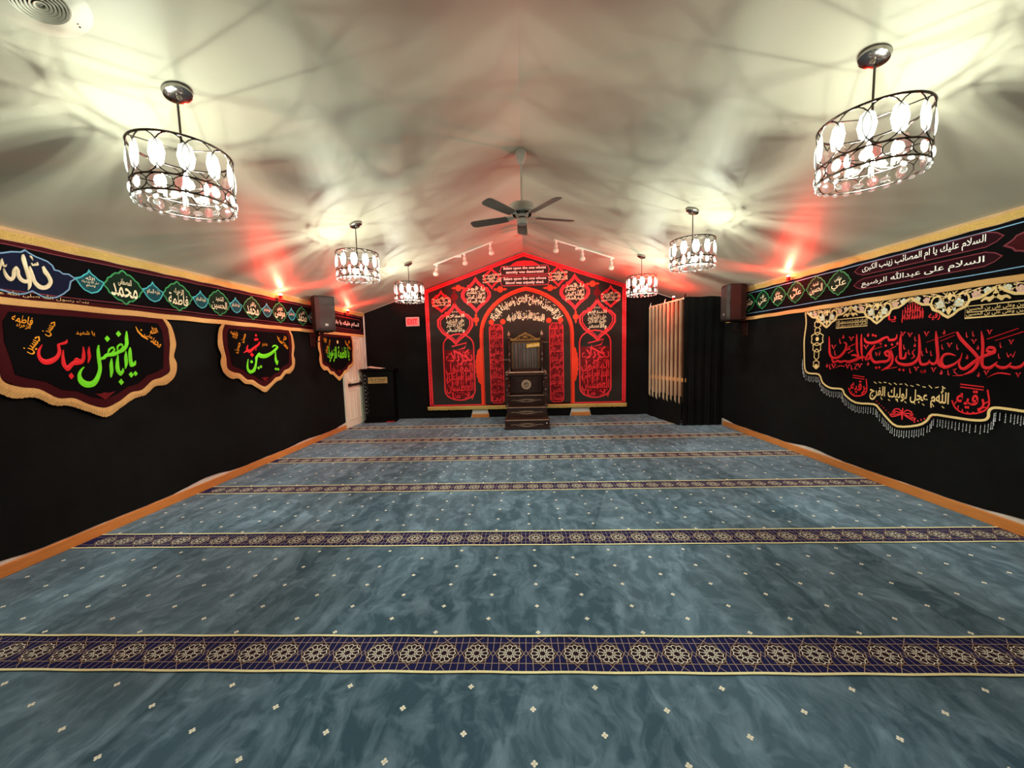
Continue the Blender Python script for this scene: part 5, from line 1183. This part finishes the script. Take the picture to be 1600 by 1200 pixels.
# ================================================================== loudspeakers
def speaker(cx, cy, zb_, ang, label, side):
    """ang: turn of the front towards the middle of the room"""
    root = thing('wall_loudspeaker', (cx, cy, zb_), label, 'speaker', None)
    ca, sa = cos(ang), sin(ang)
    def Q(x, y, z): return (cx + x * ca - y * sa, cy + x * sa + y * ca, zb_ + z)
    H = .60
    FP = [(-.165, -.15), (-.10, -.172), (.10, -.172), (.165, -.15), (.165, .02), (.10, .14), (-.10, .14), (-.165, .02)]
    g = G(); rows = [(0.0, .965), (.015, 1.0), (H - .015, 1.0), (H, .965)]
    V = [Q(x * s, y * s, z) for z, s in rows for x, y in FP]; F = []
    for i in range(3):
        for k in range(8): F.append((i * 8 + k, i * 8 + (k + 1) % 8, (i + 1) * 8 + (k + 1) % 8, (i + 1) * 8 + k))
    F += [tuple(range(8))[::-1], tuple(24 + k for k in range(8))]
    g.add(V, F); g.build('cabinet', m_spk, root)
    g = G(); FG = [(-.158, -.156), (-.10, -.180), (.10, -.180), (.158, -.156)]
    V = [Q(x, y, z) for z in (.03, .05, H - .05, H - .03) for x, y in ([(a * (1 if .04 < z < .57 else .98), b + (.006 if not .04 < z < .57 else 0)) for a, b in FG])]
    F = [(i * 4 + k, i * 4 + k + 1, i * 4 + 5 + k, i * 4 + 4 + k) for i in range(3) for k in range(3)]
    V += [Q(x * .97, y + .02, z) for z in (.03, H - .03) for x, y in FG]
    F += [(0, 16, 17, 1), (1, 17, 18, 2), (2, 18, 19, 3), (12, 13, 21, 20), (13, 14, 22, 21), (14, 15, 23, 22), (0, 12, 20, 16), (3, 19, 23, 15)]
    g.add(V, F); g.build('grille', m_grille, root)
    g = G(); g.add([Q(-.022, -.183, .085), Q(.028, -.183, .085), Q(.028, -.183, .125), Q(-.022, -.183, .125), Q(-.022, -.178, .085), Q(.028, -.178, .085), Q(.028, -.178, .125), Q(-.022, -.178, .125)], [(0, 1, 2, 3), (0, 4, 5, 1), (1, 5, 6, 2), (2, 6, 7, 3), (3, 7, 4, 0)]); g.build('badge', m_badge, root)
    # bracket: cradle under the cabinet and an arm to the wall
    g = G(); wx = XWL + .02 if side < 0 else XWR - .02
    g.tube([Q(-.12, -.13, -.012), Q(.12, -.13, -.012), Q(.12, .10, -.012), Q(-.12, .10, -.012)], .009, 6, closed=True)
    g.tube([Q(0, -.10, -.012), Q(0, .08, -.02), (cx + side * .12, cy + .06, zb_ - .07), (wx, cy + .06, zb_ - .09)], .014, 8)
    g.tube([Q(0, .0, -.012), (cx + side * .05, cy + .05, zb_ - .16), (wx, cy + .06, zb_ - .20)], .010, 8)
    x0, x1 = sorted((wx - side * .015, wx)); g.box((x0, cy - .02, zb_ - .26), (x1, cy + .14, zb_ - .03), bev=.003)
    g.build('bracket', m_barm, root)
    return root
speaker(-3.565, 6.58, 1.985, radians(48), 'black loudspeaker bracketed high on the left wall in front of the valance', -1)
speaker(3.60, 6.64, 1.975, radians(-92), 'dark brown-black loudspeaker bracketed on the right wall beside the booth curtain', 1)

# ================================================================== chandeliers
def ring_e(g, R, z, r=.005, seg=48, wob=0): g.tube([(R * cos(2 * pi * k / seg), R * sin(2 * pi * k / seg), z) for k in range(seg)], r, 6, closed=True)
def ellipse_on(g, R, a0, wa, zc_, hz, r=.0035, seg=20):
    g.tube([(R * cos(a0 + wa * cos(t)), R * sin(a0 + wa * cos(t)), zc_ + hz * sin(t)) for t in [2 * pi * k / seg for k in range(seg)]], r, 5, closed=True)
def gem(g, w, h, d, n=8):
    # faceted almond crystal in the local x (width), y (depth), z plane
    V = [(0, -d, 0), (0, d, 0)]; 
    for k in range(n): a = 2 * pi * k / n; V.append((w * cos(a), 0, h * sin(a)))
    for s in (-1, 1):
        for k in range(n): a = 2 * pi * (k + .5) / n; V.append((w * .55 * cos(a), s * d * .75, h * .6 * sin(a)))
    F = []
    for k in range(n):
        o = 2 + k; o2 = 2 + (k + 1) % n; i = 2 + n + k; j = 2 + 2 * n + k; ip = 2 + n + (k - 1) % n; jp = 2 + 2 * n + (k - 1) % n
        F += [(o, i, o2), (o, o2, j), (o, ip, i), (o, j, jp), (0, i, ip), (1, jp, j)]
    g.add(V, F)
CZ0, CZT, CZM, CZB = 0.0, -.355, -.575, -.660
def chandelier(label):
    root = thing('crystal_drum_chandelier', (0, 0, 0), label, 'chandelier', 'crystal drum chandeliers under the sloping ceiling')
    g = G(); g.lathe([(0, .004), (.070, .004), (.074, -.006), (.072, -.026), (.055, -.034), (.018, -.036), (.012, -.055), (0, -.056)], seg=28, M=Matrix.Rotation(-math.atan(SL), 3, 'Y')); g.build('ceiling_canopy', m_chrome, root, smooth=35)
    g = G(); g.tube([(0, 0, -.03), (0, 0, CZT + .02)], .006, 8); g.build('rod', m_wire, root, smooth=60)
    R = .245
    g = G()
    ring_e(g, R, CZT, .0065); ring_e(g, R, CZM, .0050); ring_e(g, R, CZB, .0045)
    for k in range(12): ellipse_on(g, R, 2 * pi * k / 12, .335, (CZT + CZM) / 2, (CZT - CZM) / 2)
    for k in range(12): ellipse_on(g, R, 2 * pi * (k + .5) / 12, .27, (CZM + CZB) / 2, (CZM - CZB) / 2, .003, 14)
    for k in range(3):
        a = 2 * pi * k / 3; g.tube([(R * cos(a), R * sin(a), CZT), (.02 * cos(a), .02 * sin(a), CZT + .01)], .0035, 5)
        g.tube([(R * cos(a), R * sin(a), CZM), (.02 * cos(a), .02 * sin(a), CZM + .01)], .0035, 5)
    g.tube([(0, 0, CZT + .02), (0, 0, CZM)], .010, 8)
    g.build('drum_frame', m_wire, root, smooth=60)
    first = None
    def put(kind, w, h, d, a, r, z):
        nonlocal first
        key = kind + str(w)
        if key not in _gem:
            gg = G(); gem(gg, w, h, d); o = gg.build(kind, m_crystal, root); _gem[key] = o
        else:
            o = _gem[key].copy(); C.objects.link(o); o.parent = root
        o.location = (r * cos(a), r * sin(a), z); o.rotation_euler = (0, 0, a + pi / 2)
    _gem = {}
    for k in range(12): put('crystal', .042, .082, .012, 2 * pi * (k + .5) / 12, R, (CZT + CZM) / 2 - .005)
    for k in range(12): put('round_crystal', .028, .034, .012, 2 * pi * (k + .5) / 12, R, (CZM + CZB) / 2)
    for k in range(24): put('rim_crystal', .020, .011, .010, 2 * pi * k / 24, R - .006, CZB - .012)
    for k in range(8): put('base_crystal', .030, .016, .012, 2 * pi * (k + .5) / 8, .15, CZB + .004)
    for k in range(4):
        a = 2 * pi * (k + .5) / 4; x, y = .10 * cos(a), .10 * sin(a)
        g = G(); g.tube([(0, 0, CZM + .01), (x * .5, y * .5, CZM - .055), (x, y, CZM - .07), (x, y, CZM - .055)], .004, 6); g.lathe([(.013, 0), (.013, .060), (.008, .063)], c=(x, y, CZM - .060), seg=10); s_ = g.build('candle_socket', m_paper, root)
        g = G(); g.lathe([(0, 0), (.010, .004), (.015, .022), (.013, .042), (.006, .062), (0, .07)], c=(x, y, CZM + .004), seg=8); g.build('bulb', m_bulb, root, smooth=True)
        l = bpy.data.lights.new('bulb_light', 'POINT'); l.energy = LAMP_POWER; l.color = BULB_COLOR; l.shadow_soft_size = .004; linear(l)
        lo = bpy.data.objects.new('bulb_light', l); C.objects.link(lo); lo.parent = root; lo.location = (x, y, CZM + .036)
    return root
ch0 = chandelier('crystal drum chandelier, largest on the left, nearest the viewer')
spots = [(-2.045, 2.31, 'crystal drum chandelier left of the fan, nearest the viewer'),
         (2.010, 2.335, 'crystal drum chandelier right of the fan, nearest the viewer'),
         (-2.035, 4.655, 'middle chandelier of the left row, above the middle scalloped flag'),
         (2.015, 4.655, 'middle chandelier of the right row, in front of the ceiling red glow'),
         (-2.028, 6.70, 'farthest chandelier of the left row, hanging near the EXIT sign'),
         (2.050, 6.72, 'farthest chandelier of the right row, overlapping the right edge of the pointed hanging')]
for i, (x, y, lb_) in enumerate(spots):
    o = ch0 if i == 0 else copy_tree(ch0)
    o.location = (x, y, zc(x)); o['label'] = lb_
    # canopies tilt with the slope they hang from
    o.rotation_euler = (0, 0, 0 if x < 0 else pi)

# ================================================================== ceiling fan
FX, FY = 0.0, 4.52
fan = thing('ceiling_fan', (FX, FY, ZR), 'white ceiling fan with grey blades hanging from the ridge in the middle of the ceiling', 'fan')
def fl_(prof, name, m, seg=28): g = G(); g.lathe([(r, z - 0) for r, z in prof], c=(FX, FY, 0), seg=seg); return g.build(name, m, fan, smooth=35)
fl_([(0, 3.828), (.062, 3.826), (.066, 3.79), (.060, 3.755), (.048, 3.73), (.036, 3.695), (.018, 3.685), (0, 3.684)], 'canopy', m_fanp)
fl_([(.012, 3.70), (.012, 3.26)], 'downrod', m_fanp, 12)
fl_([(.022, 3.285), (.030, 3.262), (.05, 3.245), (.135, 3.235), (.152, 3.218), (.152, 3.172), (.138, 3.148), (.085, 3.135), (.070, 3.10), (.045, 3.092)], 'motor_housing', m_fanp)
g = G()
for k in range(24):
    a = 2 * pi * k / 24; g.box((FX + .086, FY - .004, 3.112), (FX + .108, FY + .004, 3.150), rz=a, piv=(FX, FY))
g.build('vent_slots', m_dark, fan)
fl_([(.040, 3.093), (.040, 3.078)], 'neck', m_dark)
fl_([(.046, 3.078), (.062, 3.070), (.066, 3.04), (.056, 3.015), (.020, 3.005), (0, 3.004)], 'switch_housing', m_fanp)
for k in range(5):
    a = radians(18 + 72 * k)
    g = G(); W = [(.10, .012), (.15, .022), (.20, .045), (.22, .045)]
    V = [];
    for x, w in W: V += [(x, -w, .010), (x, w, .010), (x, w, .002), (x, -w, .002)]
    F = [(0, 1, 2, 3), tuple(12 + q for q in (3, 2, 1, 0))]
    for i in range(3):
        for q in range(4): F.append((i * 4 + q, i * 4 + (q + 1) % 4, i * 4 + 4 + (q + 1) % 4, i * 4 + 4 + q))
    M3 = Matrix.Rotation(a, 3, 'Z')
    def tr(V, tilt=0): return [tuple(M3 @ (Matrix.Rotation(tilt, 3, 'X') @ Vector(v)) + Vector((FX, FY, 3.098))) for v in V]
    g.add(tr(V, radians(12)), F); arm = g.build('blade_iron', m_fanp, fan)
    out = [(.18, -.050), (.30, -.060), (.50, -.066), (.60, -.066), (.635, -.055), (.65, -.03), (.65, .03), (.635, .055), (.60, .066), (.50, .066), (.30, .060), (.18, .050)]
    g = G(); n = len(out); V = [(x, y, 0) for x, y in out] + [(x, y, -.007) for x, y in out]
    F = [tuple(range(n)), tuple(range(2 * n - 1, n - 1, -1))] + [(i, n + i, n + (i + 1) % n, (i + 1) % n) for i in range(n)]
    g.add(tr(V, radians(12)), F); g.build('blade', m_blade, fan)

# ================================================================== track lights
def track(x0, x1, y, label_r, heads):
    r = thing('track_light_rail', ((x0 + x1) / 2, y, zc((x0 + x1) / 2)), label_r, 'track light')
    g = G(); V = []
    for x in (x0, x1): V += [(x, y - .017, zc(x)), (x, y + .017, zc(x)), (x, y + .017, zc(x) - .022), (x, y - .017, zc(x) - .022)]
    g.add(V, [(0, 1, 2, 3), (7, 6, 5, 4)] + [(q, (q + 1) % 4, 4 + (q + 1) % 4, 4 + q) for q in range(4)]); g.build('rail', m_whitep, r)
    xm = (x0 + x1) / 2 - .1; g = G(); g.box((xm - .07, y - .028, zc(xm) - .045), (xm + .07, y + .028, zc(xm) - .004), bev=.006); g.build('feed_box', m_whitep, r)
    for x, lx in heads:
        hd = G(); z = zc(x) - .02
        hd.lathe([(.020, 0), (.022, -.03), (.010, -.045), (.008, -.075)], c=(x, y, z), seg=12); h_ = hd.build('lamp_head', m_whitep, r, smooth=40)
        Mx = Matrix.Rotation(lx, 3, 'Y') @ Matrix.Rotation(radians(-22), 3, 'X')
        g = G(); g.lathe([(0, .0), (.026, -.004), (.030, -.03), (.026, -.07), (.034, -.095), (.050, -.125), (.052, -.145)], c=(x, y, z - .065), seg=18, M=Mx); g.build('socket_cup', m_whitep, h_, smooth=40)
        g = G(); g.lathe([(.048, -.140), (.046, -.155), (.028, -.166), (0, -.168)], c=(x, y, z - .065), seg=18, M=Mx); g.build('reflector_bulb', m_paper, h_, smooth=40)
track(-1.715, -.575, 7.32, 'white three-head track light on the left slope above the pointed hanging', [(-1.66, .1), (-1.12, -.15), (-.62, -.2)])
track(.595, 1.715, 7.30, 'white three-head track light on the right slope above the pointed hanging', [(.63, .1), (1.12, .05), (1.66, .12)])

# ================================================================== round air vent
vx, vy = -2.10, 1.712
vn = thing('round_ceiling_vent', (vx, vy, zc(vx)), 'round white ceiling vent of concentric rings at the top left', 'vent')
MV = Matrix.Rotation(-math.atan(SL), 3, 'Y')
g = G(); g.lathe([(0, -.001), (.165, -.001), (.166, -.003), (.12, -.009), (.094, -.011), (.088, -.008), (0, -.007)], c=(vx, vy, zc(vx)), seg=40, M=MV); g.build('flange', m_ring, vn, smooth=30)
for k in range(6):
    r = .013 + k * .0125
    g = G(); g.lathe([(r, -.008), (r + .003, -.016), (r + .010, -.020), (r + .009, -.016), (r + .004, -.010)], c=(vx, vy, zc(vx)), seg=36, M=MV); g.build('ring', m_ring, vn, smooth=30)
    g = G(); g.lathe([(r + .0105, -.0095), (r + .0135, -.0095)], c=(vx, vy, zc(vx) - .0015), seg=36, M=MV); g.F = g.F[:-2]; g.I = g.I[:len(g.F)]; g.build('slot', m_dark, vn)
for a in (-.35, 1.35, 2.9):
    p = MV @ Vector((.128 * cos(a - pi / 2), .128 * sin(a - pi / 2), -.016)); g = G(); g.lathe([(.0045, 0), (.003, -.003), (0, -.003)], c=(vx + p.x, vy + p.y, zc(vx) + p.z), seg=8, M=MV); g.build('screw', m_barm, vn)

# ================================================================== red lamps on the crown mouldings
def red_lamp(x, y, z, side, label, aims, power=1.0):
    """small red spot lamp standing on the crown ledge"""
    root = thing('red_spot_lamp', (x, y, z), label, 'lamp', None)
    g = G(); g.box((x - .022, y - .022, z - .03), (x + .022, y + .022, z - .006), bev=.004); g.lathe([(.012, -.008), (.024, .006), (.028, .020), (.024, .022)], c=(x, y, z), seg=14); g.build('housing', m_redd, root)
    g = G(); g.lathe([(0, .012), (.020, .014), (.022, .030), (.014, .042), (0, .046)], c=(x, y, z), seg=14); g.build('red_bulb', m_redbulb, root, smooth=True)
    for k, (dx, dy, dz, pw, sz) in enumerate(aims):
        l = bpy.data.lights.new('red_beam', 'SPOT'); l.energy = RED_POWER * pw * power; l.color = RED; l.spot_size = radians(sz); l.spot_blend = 1.0; l.shadow_soft_size = .02; linear(l, 'Quadratic', .45)
        o = bpy.data.objects.new('red_beam', l); C.objects.link(o); o.parent = root; o.location = (-side * .04, 0, .055)
        o.rotation_euler = Vector((dx, dy, dz)).to_track_quat('-Z', 'Y').to_euler()
    l = bpy.data.lights.new('red_spill', 'POINT'); l.energy = RED_POWER * .035 * power; l.color = RED; l.shadow_soft_size = .03
    o = bpy.data.objects.new('red_spill', l); C.objects.link(o); o.parent = root; o.location = (-side * .07, 0, .03)
    return root
red_lamp(XL + .075, 5.73, 2.475, -1, 'glowing red lamp on the left crown moulding, in front of the black loudspeaker', [(.60, -1.30, .25, 1.0, 50), (.70, .62, .26, .8, 52), (.42, -.45, .24, .35, 60)])
red_lamp(XL + .075, 7.92, 2.475, -1, 'glowing red lamp on the left crown moulding, beyond the loudspeaker near the corner', [(.60, -1.15, .25, .6, 50), (.75, .5, .27, .7, 60)], .8)
red_lamp(XR - .075, 5.56, 2.475, 1, 'glowing red lamp on the right crown moulding, above the green medallions', [(-.60, -1.25, .25, 1.0, 50), (-.70, .55, .26, .8, 52), (-.42, -.45, .24, .35, 60)])
red_lamp(3.02, 7.80, 2.53, 1, 'red lamp on top of the cream blind rail beside the booth', [(-.35, -.2, .40, .35, 60), (-.9, -.25, .24, .85, 120)], 1.0)
